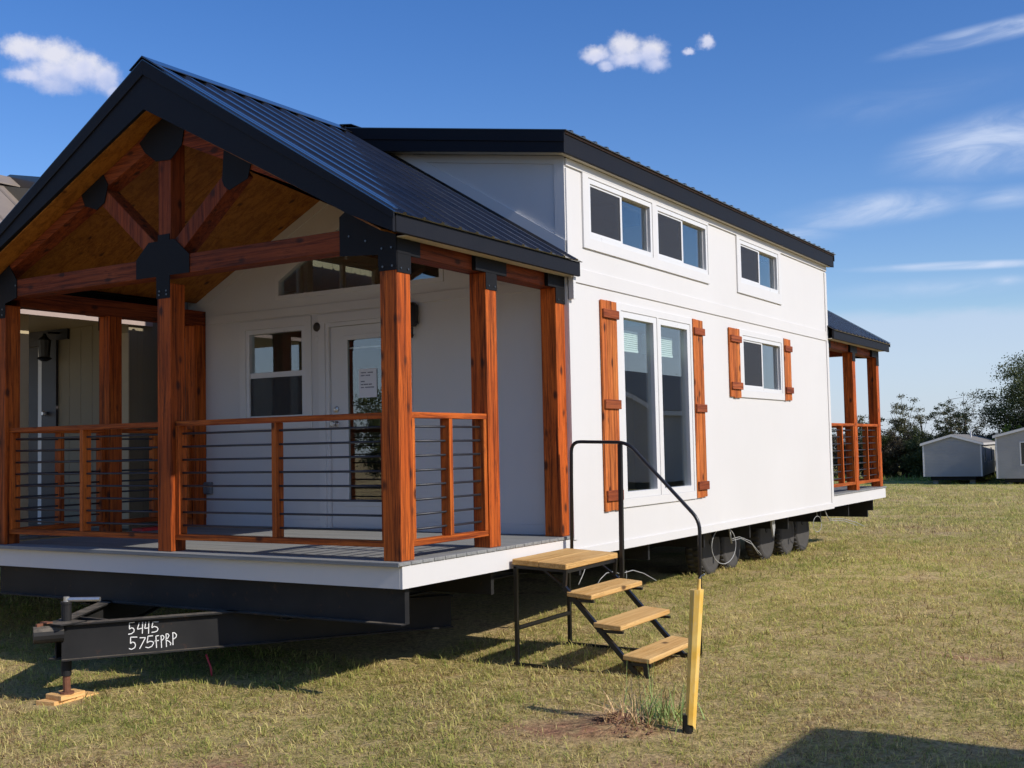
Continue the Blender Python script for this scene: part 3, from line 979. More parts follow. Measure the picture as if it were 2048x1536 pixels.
def build_walls():
    ms = lambda a, b, d: (XR - d, a, b)
    holes = [W1, W2, W3, FR1, FR2, W4]
    w = part("side_wall", MB().wall(ms, YF, YB, ZW, ZBODY, holes, T), white, house)
    tb = lambda a0, a1, b0, b1, t=.014: MB().box(.0005, t, a0, a1, b0, b1)
    for a in ((YF + .001, 2.50, .9, 4.165), (YB - .09, YB, .80, 4.165)):
        part("corner_board", tb(*a), white, w, bevel=.002)
    part("frieze_board", tb(YF, YB, 4.186, ZBODY - .001, .018), white, w, bevel=.002)
    part("band_board", tb(2.54, YB - .092, 3.165, 3.298, .013), white, w, bevel=.002)
    part("skirt_board", tb(YF + .002, YB, ZW - .006, .822, .016), white, w, bevel=.002)
    # window surrounds
    part("window_trim", MB().wall(lambda a, b, d: (.020 - d, a, b), 2.735, 5.72, 3.497, 4.185, [W1, W2], .0195), trim_white, w, bevel=.002)
    part("window_trim", MB().wall(lambda a, b, d: (.020 - d, a, b), 6.605, 8.205, 3.500, 4.185, [W3], .0195), trim_white, w, bevel=.002)
    part("window_trim", MB().wall(lambda a, b, d: (.020 - d, a, b), 6.600, 8.192, 2.252, 3.062, [W4], .0195), trim_white, w, bevel=.002)
    part("window_trim", MB().wall(lambda a, b, d: (.020 - d, a, b), 3.352, 5.165, 1.127, 3.062, [FR1, FR2], .0195), trim_white, w, bevel=.002)
    # left and rear walls
    part("left_wall", MB().wall(lambda a, b, d: (XL + d, a, b), YF, YB, ZW, ZBODY, [W1, W2, W3], T), white, house)
    for o in (W1, W2, W3):
        lw = part("window", MB().wall(lambda a, b, d: (XL - .01 + d, a, b), o[0] + .001, o[1] - .001, o[2] + .001, o[3] - .001, [(o[0] + .05, (o[0] + o[1]) / 2 - .025, o[2] + .05, o[3] - .05), ((o[0] + o[1]) / 2 + .025, o[1] - .05, o[2] + .05, o[3] - .05)], .06), vinyl, house)
        part("pane", MB().box(XL + .02, XL + .025, o[0] + .045, o[1] - .045, o[2] + .045, o[3] - .045), glass, lw)
    part("rear_wall", MB().box(XL + T, XR - T, YB - T, YB, ZW, ZBODY).prism([(XL + T, YB - T, ZBODY), (XR - T, YB - T, ZBODY), (XR - T, YB - T, ZROOF(XR - T) - .02), (XC, YB - T, ZROOF(XC) - .02), (XL + T, YB - T, ZROOF(XL + T) - .02)], (0, T, 0)), white, house)
    # front wall: lower part with window and door, gable pieces round the transom
    mf = lambda a, b, d: (a, YF + d, b)
    x0, x1 = XL + T, XR - T
    fw = MB().wall(mf, x0, x1, ZW, 3.28, [WF, DR], T)
    zt = lambda x: 3.52 + .55 * (1.06 - abs(x - XC))
    L, R = XC - 1.06, XC + 1.06

    def pc(pts):
        fw.prism([(x, YF, z) for x, z in pts], (0, T, 0))
    pc([(x0, 3.28), (L, 3.28), (L, ZROOF(L) - .01), (x0, ZROOF(x0) - .01)])
    pc([(R, 3.28), (x1, 3.28), (x1, ZROOF(x1) - .01), (R, ZROOF(R) - .01)])
    pc([(L, zt(L)), (XC, zt(XC)), (XC, ZROOF(XC) - .01), (L, ZROOF(L) - .01)])
    pc([(XC, zt(XC)), (R, zt(R)), (R, ZROOF(R) - .01), (XC, ZROOF(XC) - .01)])
    f = part("front_wall", fw, white, house)
    yb = YF - .016
    # trim on the front wall
    part("window_trim", MB().wall(lambda a, b, d: (a, yb + d, b), WF[0] - .085, WF[1] + .085, WF[2] - .09, WF[3] + .09, [WF], .0155), trim_white, f, bevel=.002)
    part("door_trim", MB().wall(lambda a, b, d: (a, yb + d, b), DR[0] - .085, DR[1] + .085, .9405, DR[3] + .09, [(DR[0], DR[1], .9, DR[3])], .0155), trim_white, f, bevel=.002)
    part("skirt_board", MB().box(x0, DR[0] - .087, yb + .002, YF - .0005, .9405, 1.03), white, f, bevel=.002)
    part("skirt_board", MB().box(DR[1] + .087, -.19, yb + .002, YF - .0005, .9405, 1.03), white, f, bevel=.002)
    part("band_board", MB().box(-4.45, -.19, yb + .003, YF - .0005, 3.10, 3.19), white, f, bevel=.002)
    for s in (1, -1):
        pts = [(XC, CEIL(XC) - .004), (XC + s * 2.06, CEIL(XC + s * 2.06) - .004), (XC + s * 2.06, CEIL(XC + s * 2.06) - .10), (XC, CEIL(XC) - .10)]
        part("rake_board", MB().prism([(x, yb + .004, z) for x, z in pts][::s], (0, .0115, 0)), white, f)
    # vertical grooves of the panel siding: narrow raised edges every 0.6 m with a shadow gap
    # transom
    zt2 = lambda x, e: zt(x) - e
    fr = MB()
    e = .045
    o = [(L, 3.28), (R, 3.28), (R, zt(R)), (XC, zt(XC)), (L, zt(L))]
    i = [(L + e, 3.28 + e), (R - e, 3.28 + e), (R - e, zt(R) - e), (XC, zt(XC) - e * 1.2), (L + e, zt(L) - e)]
    for k in range(5):
        a, b, c, d = o[k], o[(k + 1) % 5], i[(k + 1) % 5], i[k]
        fr.prism([(p[0], YF - .012, p[1]) for p in (a, b, c, d)], (0, .06, 0))
    tw = part("transom_window", fr, trim_white, house)
    part("pane", MB().prism([(p[0], YF + .03, p[1]) for p in i], (0, .006, 0)), glass, tw)
    # walls above the porch roof: trim of the dormer cheek
    for s, xe in ((1, XR), (-1, XL)):
        top = lambda x: 4.2545 + .160 * (.10 - x if s > 0 else x + 4.86)
        rl = lambda x: ROOFZ(x) + .012
        c = part("dormer_trim", MB().prism([(xe - s * .10, YF - .014, rl(xe - s * .10)), (xe, YF - .014, rl(xe)), (xe, YF - .014, top(xe) - .075), (xe - s * .10, YF - .014, top(xe - s * .10) - .075)][::s], (0, .0135, 0)), white, f)
        xs = xe - s * 1.95
        part("dormer_trim", MB().prism([(xs, YF - .013, top(xs) - .075), (xe, YF - .013, top(xe) - .075), (xe, YF - .013, top(xe)), (xs, YF - .013, top(xs))][::s], (0, .0125, 0)), white, f)
        part("flashing", MB().prism([(xe - s * 1.80, YF - .020, rl(xe - s * 1.80)), (xe, YF - .020, rl(xe)), (xe, YF - .020, rl(xe) + .105), (xe - s * 1.72, YF - .020, rl(xe - s * 1.72) + .105)][::s], (0, .0195, 0)), trim_white, f)


def ROOFZ(x):     # top of the porch roof sheets
    return 4.871 - (.617 * (x - XC) if x > XC else .600 * (XC - x))


build_walls()


# ---------------------------------------------------------------- roofs
def ribbed(y0, y1, e, r, name, parent):
    """metal sheets from eave e=(x,z) up to ridge r=(x,z), each about 0.91 m wide"""
    n = max(1, int(round((y1 - y0) / .9144)))
    wd = (y1 - y0) / n
    prof = [(0.0, 0.0)]
    nr = 4
    for k in range(nr):
        c = (k + .5) * wd / nr
        prof += [(c - .026, 0), (c - .012, .0145), (c + .012, .0145), (c + .026, 0)]
    prof += [(wd - .002, 0.0), (wd - .002, -.008), (0.0, -.008)]
    d = Vector((r[0] - e[0], 0, r[1] - e[1]))
    nrm = Vector((-d.z, 0, d.x)).normalized()
    if nrm.z < 0:
        nrm = -nrm
    poly = [Vector((0, a, 0)) + nrm * h for a, h in prof]
    me = MB().prism(poly, d).mesh("roof_panel", roof_metal)
    for k in range(n):
        put("roof_panel", me, parent, (e[0], y0 + k * wd, e[1]))


def porch_roof(y0, y1, front):
    ZE_R, ZE_L = ROOFZ(.115), ROOFZ(-4.87)
    f = y0 if front else y1 - .03
    # gable boards: tapering fascia with a raised drip edge
    pts = [(.10, 3.195), (-.29, 3.36), (-1.17, 3.835), (XC, 4.468), (-4.09, 3.631), (-4.865, 3.25),
           (-4.865, ROOFZ(-4.865) - .012), (XC, 4.859), (.10, ROOFZ(.10) - .012)]
    rf = part("porch_roof", MB().prism([(x, f, z) for x, z in pts[:4]] + [(XC, f, 4.859), (.10, f, ROOFZ(.10) - .012)], (0, .03, 0))
              .prism([(x, f, z) for x, z in (pts[3], pts[4], pts[5], pts[6], pts[7])], (0, .03, 0)), fascia_black, house)
    yt = f - .014 if front else f + .0305
    for s, xe, a, b in ((1, .118, .115, .055), (-1, -4.88, .12, .10)):
        part("drip_edge", MB().prism([(XC, yt, 4.862), (xe, yt, ROOFZ(xe) - .004), (xe, yt, ROOFZ(xe) - b), (XC, yt, 4.862 - a)][::s], (0, .0135, 0)), fascia_black, rf, bevel=.002)
    yk = y0 - .020 if front else y1 - .034
    part("rake_cap", MB().prism([(XC, yk, 4.871 + .026), (.124, yk, ROOFZ(.124) + .026), (.124, yk, ROOFZ(.124) + .017), (XC, yk, 4.871 + .017)], (0, .052, 0)), roof_metal, rf, bevel=.002)
    part("fascia_board", MB().box(.078, .108, (y0 + .031 if front else y0), (y1 if front else y1 - .031), 3.195, ROOFZ(.108) - .014), fascia_black, rf, bevel=.003)
    part("fascia_board", MB().box(-4.868, -4.838, (y0 + .031 if front else y0), (y1 if front else y1 - .031), 3.25, ROOFZ(-4.868) - .014), fascia_black, rf, bevel=.003)
    part("soffit", MB().box(-.028, .077, (.03 if front else y0), (y1 - .04 if front else y1 - .2), 3.198, 3.206), soffit_cream, rf)
    part("soffit", MB().box(-4.837, -4.617, y0 + .032, y1 - .04, 3.253, 3.261), soffit_cream, rf)
    ribbed(y0 - .012, y1 + .01, (.128, ROOFZ(.128)), (XC + .004, ROOFZ(XC) + .0), "", rf)
    ribbed(y0 - .012, y1 + .01, (-4.885, ROOFZ(-4.885)), (XC - .004, ROOFZ(XC)), "", rf)
    rc = MB()
    for s in (1, -1):
        sl = .617 if s > 0 else .600
        rc.prism([(XC, 0, 4.90), (XC + s * .15, 0, 4.90 - sl * .15), (XC + s * .15, 0, 4.894 - sl * .15), (XC, 0, 4.893)][::s], (0, y1 - y0 + .03, 0))
    put("ridge_cap", rc.mesh("ridge_cap", roof_metal), rf, (0, y0 - .016, 0))
    # plywood ceiling in sheets, butted with a thin gap
    ya, yb = (y0 + .031, y1 - .0) if front else (y0, y1 - .031)
    for s in (1, -1):
        xe = -.03 if s > 0 else -4.615
        cuts = [XC + s * .002, XC + s * 1.22, xe]
        ycut = [ya, ya + 1.215, yb] if yb - ya < 2.9 else [ya, ya + 1.215, ya + 2.43, yb]
        for xa, xb in zip(cuts, cuts[1:]):
            for q0, q1 in zip(ycut, ycut[1:]):
                g = .0025
                a, b = xa + s * g, xb - s * g
                part("ceiling_panel", MB().prism([(a, q0 + g, CEIL(a)), (b, q0 + g, CEIL(b)), (b, q0 + g, CEIL(b) + .012), (a, q0 + g, CEIL(a) + .012)][::s], (0, q1 - q0 - 2 * g, 0)), ceil_wood, rf)
    return rf


porch_roof(-.18, 2.482, True)
porch_roof(10.22, 13.50, False)
part("eave_end_block", MB().box(.001, .062, 2.435, 2.481, 3.00, 3.196), trim_white, house)


def body_roof():
    y0, y1 = 2.25, 10.36
    zt = lambda x: 4.445 + .173 * (.115 - x if x > XC else x + 4.875)
    zb = lambda x: 4.252 + .160 * (.10 - x if x > XC else x + 4.86)
    rf = None
    for y in (y0, y1 - .028):
        mb = MB()
        for s, xe in ((1, .10), (-1, -4.86)):
            mb.prism([(XC, y, zb(XC)), (xe, y, zb(xe)), (xe, y, zt(xe) - .012), (XC, y, zt(XC) - .012)][::s], (0, .028, 0))
        if rf is None:
            rf = part("main_roof", mb, fascia_black, house)
        else:
            part("fascia_board", mb, fascia_black, rf)
        yt = y - .013 if y == y0 else y + .0285
        for s, xe in ((1, .112), (-1, -4.872)):
            part("drip_edge", MB().prism([(XC, yt, zt(XC) - .004), (xe, yt, zt(xe) - .004), (xe, yt, zt(xe) - .105), (XC, yt, zt(XC) - .115)][::s], (0, .0125, 0)), fascia_black, rf, bevel=.002)
    part("fascia_board", MB().box(.072, .10, y0 + .029, y1 - .029, 4.252, zt(.10) - .016), fascia_black, rf, bevel=.003)
    part("fascia_board", MB().box(-4.86, -4.832, y0 + .029, y1 - .029, 4.252, zt(-4.86) - .016), fascia_black, rf, bevel=.003)
    part("drip_edge", MB().box(.1005, .112, y0 + .0, y1 - .0, zt(.10) - .030, zt(.10) - .012), plain("drip_brown", (0.10, 0.055, 0.035), .6), rf)
    part("soffit", MB().box(.0185, .0715, y0 + .03, y1 - .03, 4.256, 4.262), soffit_cream, rf)
    for s, xe in ((1, .071), (-1, -4.831)):
        sb = MB()
        for ya, yb in ((y0 + .03, YF - .022), (YB + .002, y1 - .03)):
            sb.prism([(XC, ya, zb(XC) + .004), (xe, ya, zb(xe) + .004), (xe, ya, zb(xe) + .010), (XC, ya, zb(XC) + .010)][::s], (0, yb - ya, 0))
        part("soffit", sb, soffit_cream, rf)
    ribbed(y0 - .02, y1 + .02, (.135, zt(.135)), (XC + .003, zt(XC)), "", rf)
    ribbed(y0 - .02, y1 + .02, (-4.895, zt(-4.895)), (XC - .003, zt(XC)), "", rf)
    rc = MB()
    for s in (1, -1):
        rc.prism([(XC, 0, zt(XC) + .032), (XC + s * .14, 0, zt(XC) + .012), (XC + s * .14, 0, zt(XC) + .006), (XC, 0, zt(XC) + .025)][::s], (0, y1 - y0 + .04, 0))
    put("ridge_cap", rc.mesh("ridge_cap", roof_metal), rf, (0, y0 - .02, 0))


body_roof()


# ---------------------------------------------------------------- interior seen through the glass
def build_interior():
    i = part("room", MB().box(XL + T + .001, XR - T - .001, YF + T + .001, YB - T - .001, .93, .945), interior_floor, house)
    part("loft_floor", MB().box(XL + T + .002, XR - T - .002, YF + T + 1.3, YB - T - .002, 3.17, 3.22), interior, i)
    part("partition_wall", MB().box(XL + T + .003, XR - T - .003, 6.35, 6.42, .946, 3.165).box(-2.3, -2.25, 3.4, 6.34, .946, 3.165), interior, i)
    part("loft_partition", MB().box(XL + T + .003, -3.1, 5.9, 5.96, 3.2205, 4.3).box(-2.2, XR - T - .003, 5.9, 5.96, 3.2205, 4.3), interior, i)
    part("kitchen_cabinet", MB().box(-4.55, -3.95, 4.2, 6.3, .947, 1.85).box(-4.55, -4.2, 4.2, 6.3, 2.3, 3.0), interior_dark, i)
    part("left_lining", MB().box(XL + T + .0005, XL + T + .004, YF + T, YB - T, .95, 3.16), interior, i)
    part("stair_case", MB().box(-1.95, -1.2, 4.9, 5.3, .947, 1.5).box(-1.95, -1.2, 5.3, 5.7, .947, 1.9).box(-1.95, -1.2, 5.7, 6.2, .947, 2.3), interior, i)


build_interior()


# ---------------------------------------------------------------- windows
def slider(o, mid, name="window", screened=True):
    """horizontal slider in the side wall: o = (y0,y1,z0,z1)"""
    y0, y1, z0, z1 = o
    fx = .012
    f = part(name, MB().wall(lambda a, b, d: (fx - d, a, b), y0 + .001, y1 - .001, z0 + .001, z1 - .001,
                             [(y0 + .045, y1 - .045, z0 + .048, z1 - .048)], .075), vinyl, house, bevel=.002)
    m = mid
    e = .046
    # sliding sash with screen, near half
    sa = part("sash", MB().wall(lambda a, b, d: (fx - .012 - d, a, b), y0 + e, m + .025, z0 + e + .003, z1 - e - .003,
                                [(y0 + e + .022, m - .012, z0 + e + .022, z1 - e - .022)], .022), vinyl, f, bevel=.0015)
    part("insect_screen", MB().box(fx - .016, fx - .0145, y0 + e + .022, m - .012, z0 + e + .022, z1 - e - .022), screen, sa)
    part("pane", MB().box(fx - .030, fx - .026, y0 + e + .015, m, z0 + e + .015, z1 - e - .015), glass, sa)
    sb = part("sash", MB().wall(lambda a, b, d: (fx - .037 - d, a, b), m - .024, y1 - e, z0 + e + .003, z1 - e - .003,
                                [(m + .024, y1 - e - .006, z0 + e + .006, z1 - e - .006)], .022), vinyl, f, bevel=.0015)
    part("pane", MB().box(fx - .052, fx - .048, m + .02, y1 - e - .003, z0 + e + .005, z1 - e - .005), glass, sb)
    return f


slider(W1, 3.537)
slider(W2, 5.005)
slider(W3, 7.405)
slider(W4, 7.415)


def fixed(o):
    y0, y1, z0, z1 = o
    fx = .012
    f = part("tall_window", MB().wall(lambda a, b, d: (fx - d, a, b), y0 + .001, y1 - .001, z0 + .001, z1 - .001,
                                      [(y0 + .066, y1 - .074, z0 + .064, z1 - .062)], .075), vinyl, house, bevel=.002)
    part("pane", MB().box(fx - .045, fx - .040, y0 + .05, y1 - .05, z0 + .05, z1 - .05), glass, f)
    # raised blind with its cord and wand behind the glass
    b = MB()
    for k in range(9):
        b.box(-.185, -.150, y0 + .03, y1 - .11, z1 - .33 + k * .021, z1 - .33 + k * .021 + .016)
    b.box(-.19, -.145, y0 + .03, y1 - .11, z1 - .355, z1 - .335)
    part("blind", b, blind_mat, f)
    part("blind_wand", MB().cyl((-.16, y0 + .33, z1 - .42), (-.16, y0 + .34, z1 - 1.02), .006, 6), cable_white, f)


fixed(FR1)
fixed(FR2)


def front_window():
    x0, x1, z0, z1 = WF
    fy = YF - .008
    f = part("window", MB().wall(lambda a, b, d: (a, fy + d, b), x0 + .001, x1 - .001, z0 + .001, z1 - .001,
                                 [(x0 + .048, x1 - .048, z0 + .045, z1 - .048)], .075), vinyl, house, bevel=.002)
    part("check_rail", MB().box(x0 + .048, x1 - .048, fy + .012, fy + .05, 2.486, 2.542), vinyl, f, bevel=.002)
    part("pane", MB().box(x0 + .045, x1 - .045, fy + .040, fy + .045, 2.54, z1 - .045), glass, f, label="upper pane reflecting sky")
    s = part("insect_screen", MB().box(x0 + .046, x1 - .046, fy + .018, fy + .0195, z0 + .045, 2.487), screen, f)
    part("pane", MB().box(x0 + .045, x1 - .045, fy + .030, fy + .034, z0 + .044, 2.489), glass, f)


front_window()


def front_door():
    x0, x1, z0, z1 = DR
    y = YF + .022
    fr = part("door", MB().wall(lambda a, b, d: (a, y + d, b), x0 + .045, x1 - .045, .955, z1 - .045,
                                [(-2.525, -2.035, 1.20, 2.825)], .045), trim_white, house, bevel=.002)
    part("door_frame", MB().wall(lambda a, b, d: (a, YF - .006 + d, b), x0 + .001, x1 - .001, .9455, z1 - .001, [(x0 + .042, x1 - .042, .9, z1 - .042)], .10), trim_white, fr, bevel=.002)
    part("glazing_bead", MB().wall(lambda a, b, d: (a, y - .010 + d, b), -2.555, -2.005, 1.17, 2.855, [(-2.505, -2.055, 1.217, 2.808)], .0095), trim_white, fr, bevel=.003)
    part("pane", MB().box(-2.51, -2.05, y + .006, y + .010, 1.21, 2.815), glass, fr)
    part("sill_plate", MB().box(x0 + .04, x1 - .04, YF - .035, YF + .06, .9415, .954), galv, fr)
    k = MB()
    k.lathe((-2.66, y, 1.983), (0, -1, 0), [(.001, .03), (.008, .03), (.010, .012), (.04, .012), (.045, .027), (.065, .03), (.078, .02)], 14)
    part("door_handle", k, brass, fr, smooth=True)
    part("deadbolt", MB().lathe((-2.66, y, 2.125), (0, -1, 0), [(.001, .032), (.014, .03), (.018, .012), (.022, .012)], 14), brass, fr)
    # mini-blind cassette at the top of the glass
    part("glass_blind", MB().box(-2.50, -2.06, y + .018, y + .03, 2.72, 2.735), vinyl, fr)


front_door()


def shutter(y0, y1, z0, z1, battens, jag=.008):
    sh = None
    n = 3
    w = (y1 - y0) / n
    s = part("shutter", MB().box(.0005, .006, y0 + .01, y1 - .01, z0 + .02, z1 - .02), batten_wood, house)
    for k in range(n):
        dz = random.uniform(-jag, jag)
        part("board", MB().box(.0065, .026, y0 + k * w + .0035, y0 + (k + 1) * w - .0035, z0 + dz, z1 + random.uniform(-.002, .002)), shutter_wood, s, bevel=.003)
    for a, b in battens:
        part("batten", MB().box(.0265, .050, y0 + .012, y1 + .006, a, b), batten_wood, s, bevel=.004)


shutter(3.024, 3.345, 1.117, 3.058, [(2.892, 2.973), (2.050, 2.135), (1.203, 1.300)])
shutter(5.170, 5.455, 1.130, 3.060, [(2.892, 2.969), (2.052, 2.139), (1.215, 1.306)])
shutter(6.252, 6.592, 2.244, 3.056, [(2.891, 2.968), (2.337, 2.420)])
shutter(8.196, 8.475, 2.255, 3.062, [(2.895, 2.970), (2.346, 2.427)])


def wall_fittings():
    l = part("wall_lantern", MB().box(-1.80, -1.60, YF - .10, YF - .001, 2.875, 3.105), black_plastic, house, bevel=.03)
    part("lantern_tail", MB().cyl((-1.66, YF - .05, 2.87), (-1.66, YF - .05, 2.80), .012, 8).cyl((-1.66, YF - .05, 2.80), (-1.66, YF - .05, 2.765), .022, 8, .006), black_plastic, l)
    v = part("porch_detector", MB().lathe((-2.875, YF, 2.963), (0, -1, 0), [(.001, .046), (.02, .046), (.028, .03), (.03, .01)], 18), plain("bronze_dark", (.03, .022, .016), .4), house)
    part("doorbell", MB().box(-2.895, -2.855, YF - .02, YF - .001, 2.81, 2.87), trim_white, house, bevel=.004)
    o = part("outlet_box", MB().box(-4.47, -4.36, YF - .045, YF - .001, 1.28, 1.41), outlet_grey, house, bevel=.008)
    part("outlet_cover", MB().box(-4.462, -4.418, YF - .055, YF - .0455, 1.29, 1.40).box(-4.412, -4.368, YF - .055, YF - .0455, 1.29, 1.40), outlet_grey, o, bevel=.003)


wall_fittings()


def wires():
    def arc(c, r, a0, a1, n=18, tilt=0.0):
        return [(c[0] + tilt * math.cos(a0 + (a1 - a0) * k / n), c[1] + r * math.cos(a0 + (a1 - a0) * k / n), c[2] + r * .85 * math.sin(a0 + (a1 - a0) * k / n)) for k in range(n + 1)]
    w = MB()
    w.tube([(-.08, 6.33, .75), (-.08, 6.36, .64), (-.08, 6.40, .55)] , .011, 6)
    w.tube(arc((-.08, 6.15, .545), .245, .2, 6.6, 28, .05), .005, 6)
    w.tube([(-.08, 6.38, .60), (-.06, 6.60, .61), (-.02, 6.85, .54), (.0, 7.02, .42), (.02, 7.1, .36)], .004, 6)
    w.tube([(-.08, 6.38, .58), (-.05, 6.62, .59), (-.01, 6.88, .50), (.02, 7.0, .38)], .004, 6)
    part("service_cable", w, cable_white, house, smooth=True)
    w = MB()
    w.tube([(-.06, 10.0, .76), (-.06, 10.1, .66), (-.05, 10.2, .58)], .008, 6)
    w.tube([(-.05, 10.2, .59), (.02, 10.6, .57), (.10, 11.0, .50), (.16, 11.3, .41)], .005, 6)
    w.tube([(-.05, 10.2, .57), (.05, 10.6, .54), (.14, 11.0, .44)], .004, 6)
    w.tube(arc((-.08, 9.72, .55), .13, 0, 6.28, 18, .02), .004, 6)
    w.tube([(-.08, 9.72, .66), (-.08, 9.70, .75)], .004, 6)
    part("service_cable", w, cable_white, house, smooth=True)
    w = MB()
    w.tube([(-.12, 2.87, .75), (-.10, 2.85, .64), (-.10, 2.78, .56), (-.08, 2.66, .49)], .004, 6)
    w.tube([(-.15, 3.10, .40), (-.12, 3.15, .48), (-.10, 3.24, .53), (-.1, 3.40, .53), (-.1, 3.5, .50)], .004, 6)
    w.tube([(-.1, 3.50, .47), (-.08, 3.58, .50), (-.06, 3.72, .51), (-.04, 3.92, .46), (.0, 4.12, .37)], .004, 6)
    w.tube([(-.1, 3.66, .51), (-.12, 3.70, .44), (-.15, 3.68, .36)], .004, 6)
    w.tube([(-.1, 3.36, .75), (-.1, 3.4, .66)], .004, 6)
    part("service_cable", w, cable_white, house, smooth=True)
    part("hanging_bag", MB().prism([(-.12, 7.86, .74), (-.12, 7.98, .74), (-.12, 7.99, .62), (-.12, 7.93, .50), (-.12, 7.89, .62)], (.02, 0, 0)), cable_white, house)


wires()

# ---------------------------------------------------------------- paper notice on the door glass
notice = thing("paper_notice", "white sheet of printed paper taped to the glass of the front door", "notice", (-2.26, YF + .02, 2.37))
part("sheet", MB().box(-2.371, -2.151, YF + .0225, YF + .0245, 2.230, 2.512), paper_mat, notice)
tx = MB()
for z, words in ((2.480, [(.0, .07), (.085, .15)]), (2.452, [(.0, .05), (.06, .115)]), (2.394, [(.0, .045)]),
                 (2.364, [(.0, .025), (.035, .095), (.10, .14)]), (2.335, [(.0, .04), (.05, .16)])):
    for a, b in words:
        x = a
        while x < b - .004:
            tx.box(-2.345 + x, -2.345 + x + .0065, YF + .0215, YF + .0222, z - random.uniform(.009, .013), z)
            x += .0095
part("print", tx, ink, notice)


# ---------------------------------------------------------------- entry steps
def steps():
    s = thing("entry_steps", "portable black steel steps with four pine treads and one bent handrail", "steps", (.5, 1.8, 0))
    Y0, Y1 = 1.38, 2.27

    def tread(xa, xb, za, zb, t, y0=Y0, y1=Y1, dz=.010):
        m = MB().hexa([(xa, y0, za - t), (xb, y0, zb - t), (xb, y1, zb - t + dz), (xa, y1, za - t + dz),
                       (xa, y0, za), (xb, y0, zb), (xb, y1, zb + dz), (xa, y1, za + dz)])
        part("tread", m, tread_wood, s, bevel=.006)
    tread(.028, .271, .838, .8265, .045)
    tread(.2718, .515, .8265, .814, .045)
    tread(.512, .728, .607, .590, .038)
    tread(.735, .968, .389, .374, .038)
    tread(.975, 1.195, .166, .150, .038)
    r = .015
    fr = MB()
    yn, yf = Y0 + .02, Y1 - .02
    for y in (yn, yf):
        fr.beam((.05, y, float(zg(0, y)) - .03), (.05, y, .78), .028, .028)
        fr.beam((.04, y, .777), (.50, y, .762), .028, .024)
        fr.beam((.02, y, float(zg(0, y)) + .022), (1.19, y, float(zg(0, y)) + .008), .024, .020)
        fr.beam((.50, y, .775), (.485, y, .62), .026, .026)
        fr.beam((.478, y, .64), (1.115, y, -.005), .03, .036)
        fr.beam((1.155, y, -.05), (1.155, y, .115), .034, .034)
        fr.beam((.30, y, .765), (.49, y, .635), .016, .016)
    fr.beam((.05, yn, .297), (.05, yf, .305), .026, .028)
    fr.beam((.05, yn, .775), (.05, yf, .780), .026, .024)
    fr.beam((.49, yn, .752), (.49, yf, .760), .026, .024)
    part("frame", fr, rail_black, s)
    for xa, xb, z in ((.56, .735, .552), (.79, .975, .336), (1.03, 1.195, .112)):
        br = MB()
        for y in (yn, yf):
            br.box(xa - .03, xb, y - .012, y + .012, z - .022, z - .0015)
        part("tread_bracket", br, rail_black, s)

    def bend(pts, rad, n=5):
        P = [Vector(p) for p in pts]
        out = [P[0]]
        for i in range(1, len(P) - 1):
            a, b = (P[i - 1] - P[i]).normalized(), (P[i + 1] - P[i]).normalized()
            p0, p1 = P[i] + a * rad, P[i] + b * rad
            for k in range(n + 1):
                t = k / n
                out.append(p0 * (1 - t) ** 2 + P[i] * 2 * t * (1 - t) + p1 * t ** 2)
        out.append(P[-1])
        return out
    h = MB().tube(bend([(.075, Y1, .80), (.095, Y1, 1.752), (.625, Y1, 1.735), (1.245, Y1, 1.10), (1.215, Y1, -.06)], .09), r, 10)
    hr = part("handrail", h, rail_black, s, smooth=True)
    part("handrail_post", MB().beam((.557, Y1, 1.722), (.545, Y1, .62), .032, .032), rail_black, hr)


steps()

# ---------------------------------------------------------------- blocks under the jack, stake, marker post
zb = -.095
b1 = solo("wood_block", MB().hexa([(-2.586, -.996, zb), (-2.405, -.974, zb), (-2.388, -.60, zb), (-2.52, -.60, zb), (-2.586, -.996, -.049), (-2.405, -.974, -.049), (-2.388, -.60, -.049), (-2.52, -.60, -.049)]),
          block_wood, "longer lower board of pale timber lying on the grass under the hitch jack", "wood block", (-2.5, -.8, zb), bevel=.003)
b2 = solo("wood_block", MB().hexa([(-2.563, -.929, -.048), (-2.375, -.938, -.048), (-2.395, -.715, -.048), (-2.572, -.704, -.048), (-2.563, -.929, -.012), (-2.375, -.938, -.012), (-2.395, -.715, -.012), (-2.572, -.704, -.012)]),
          block_wood, "short upper board of pale timber the rusty jack foot stands on", "wood block", (-2.5, -.8, -.048), bevel=.003)
b3 = solo("wood_block", MB().hexa([(-2.68, -.93, zb), (-2.58, -.985, zb), (-2.53, -.66, zb), (-2.63, -.64, zb), (-2.68, -.93, -.072), (-2.58, -.985, -.072), (-2.53, -.66, -.072), (-2.63, -.64, -.072)]),
          tread_wood, "thin offcut half hidden in grass at the left of the stacked jack boards", "wood block", (-2.6, -.8, zb), bevel=.003)
for b in (b1, b2, b3):
    b['group'] = "boards stacked under the jack"

solo("marker_stake", MB().tube([(-2.04, .195, -.08), (-2.05, .19, .03), (-2.085, .175, .13)], .008, 6), pink_red,
     "thin red wire stake stuck in the grass below the tow beam", "stake", (-2.04, .195, -.05), smooth=True)


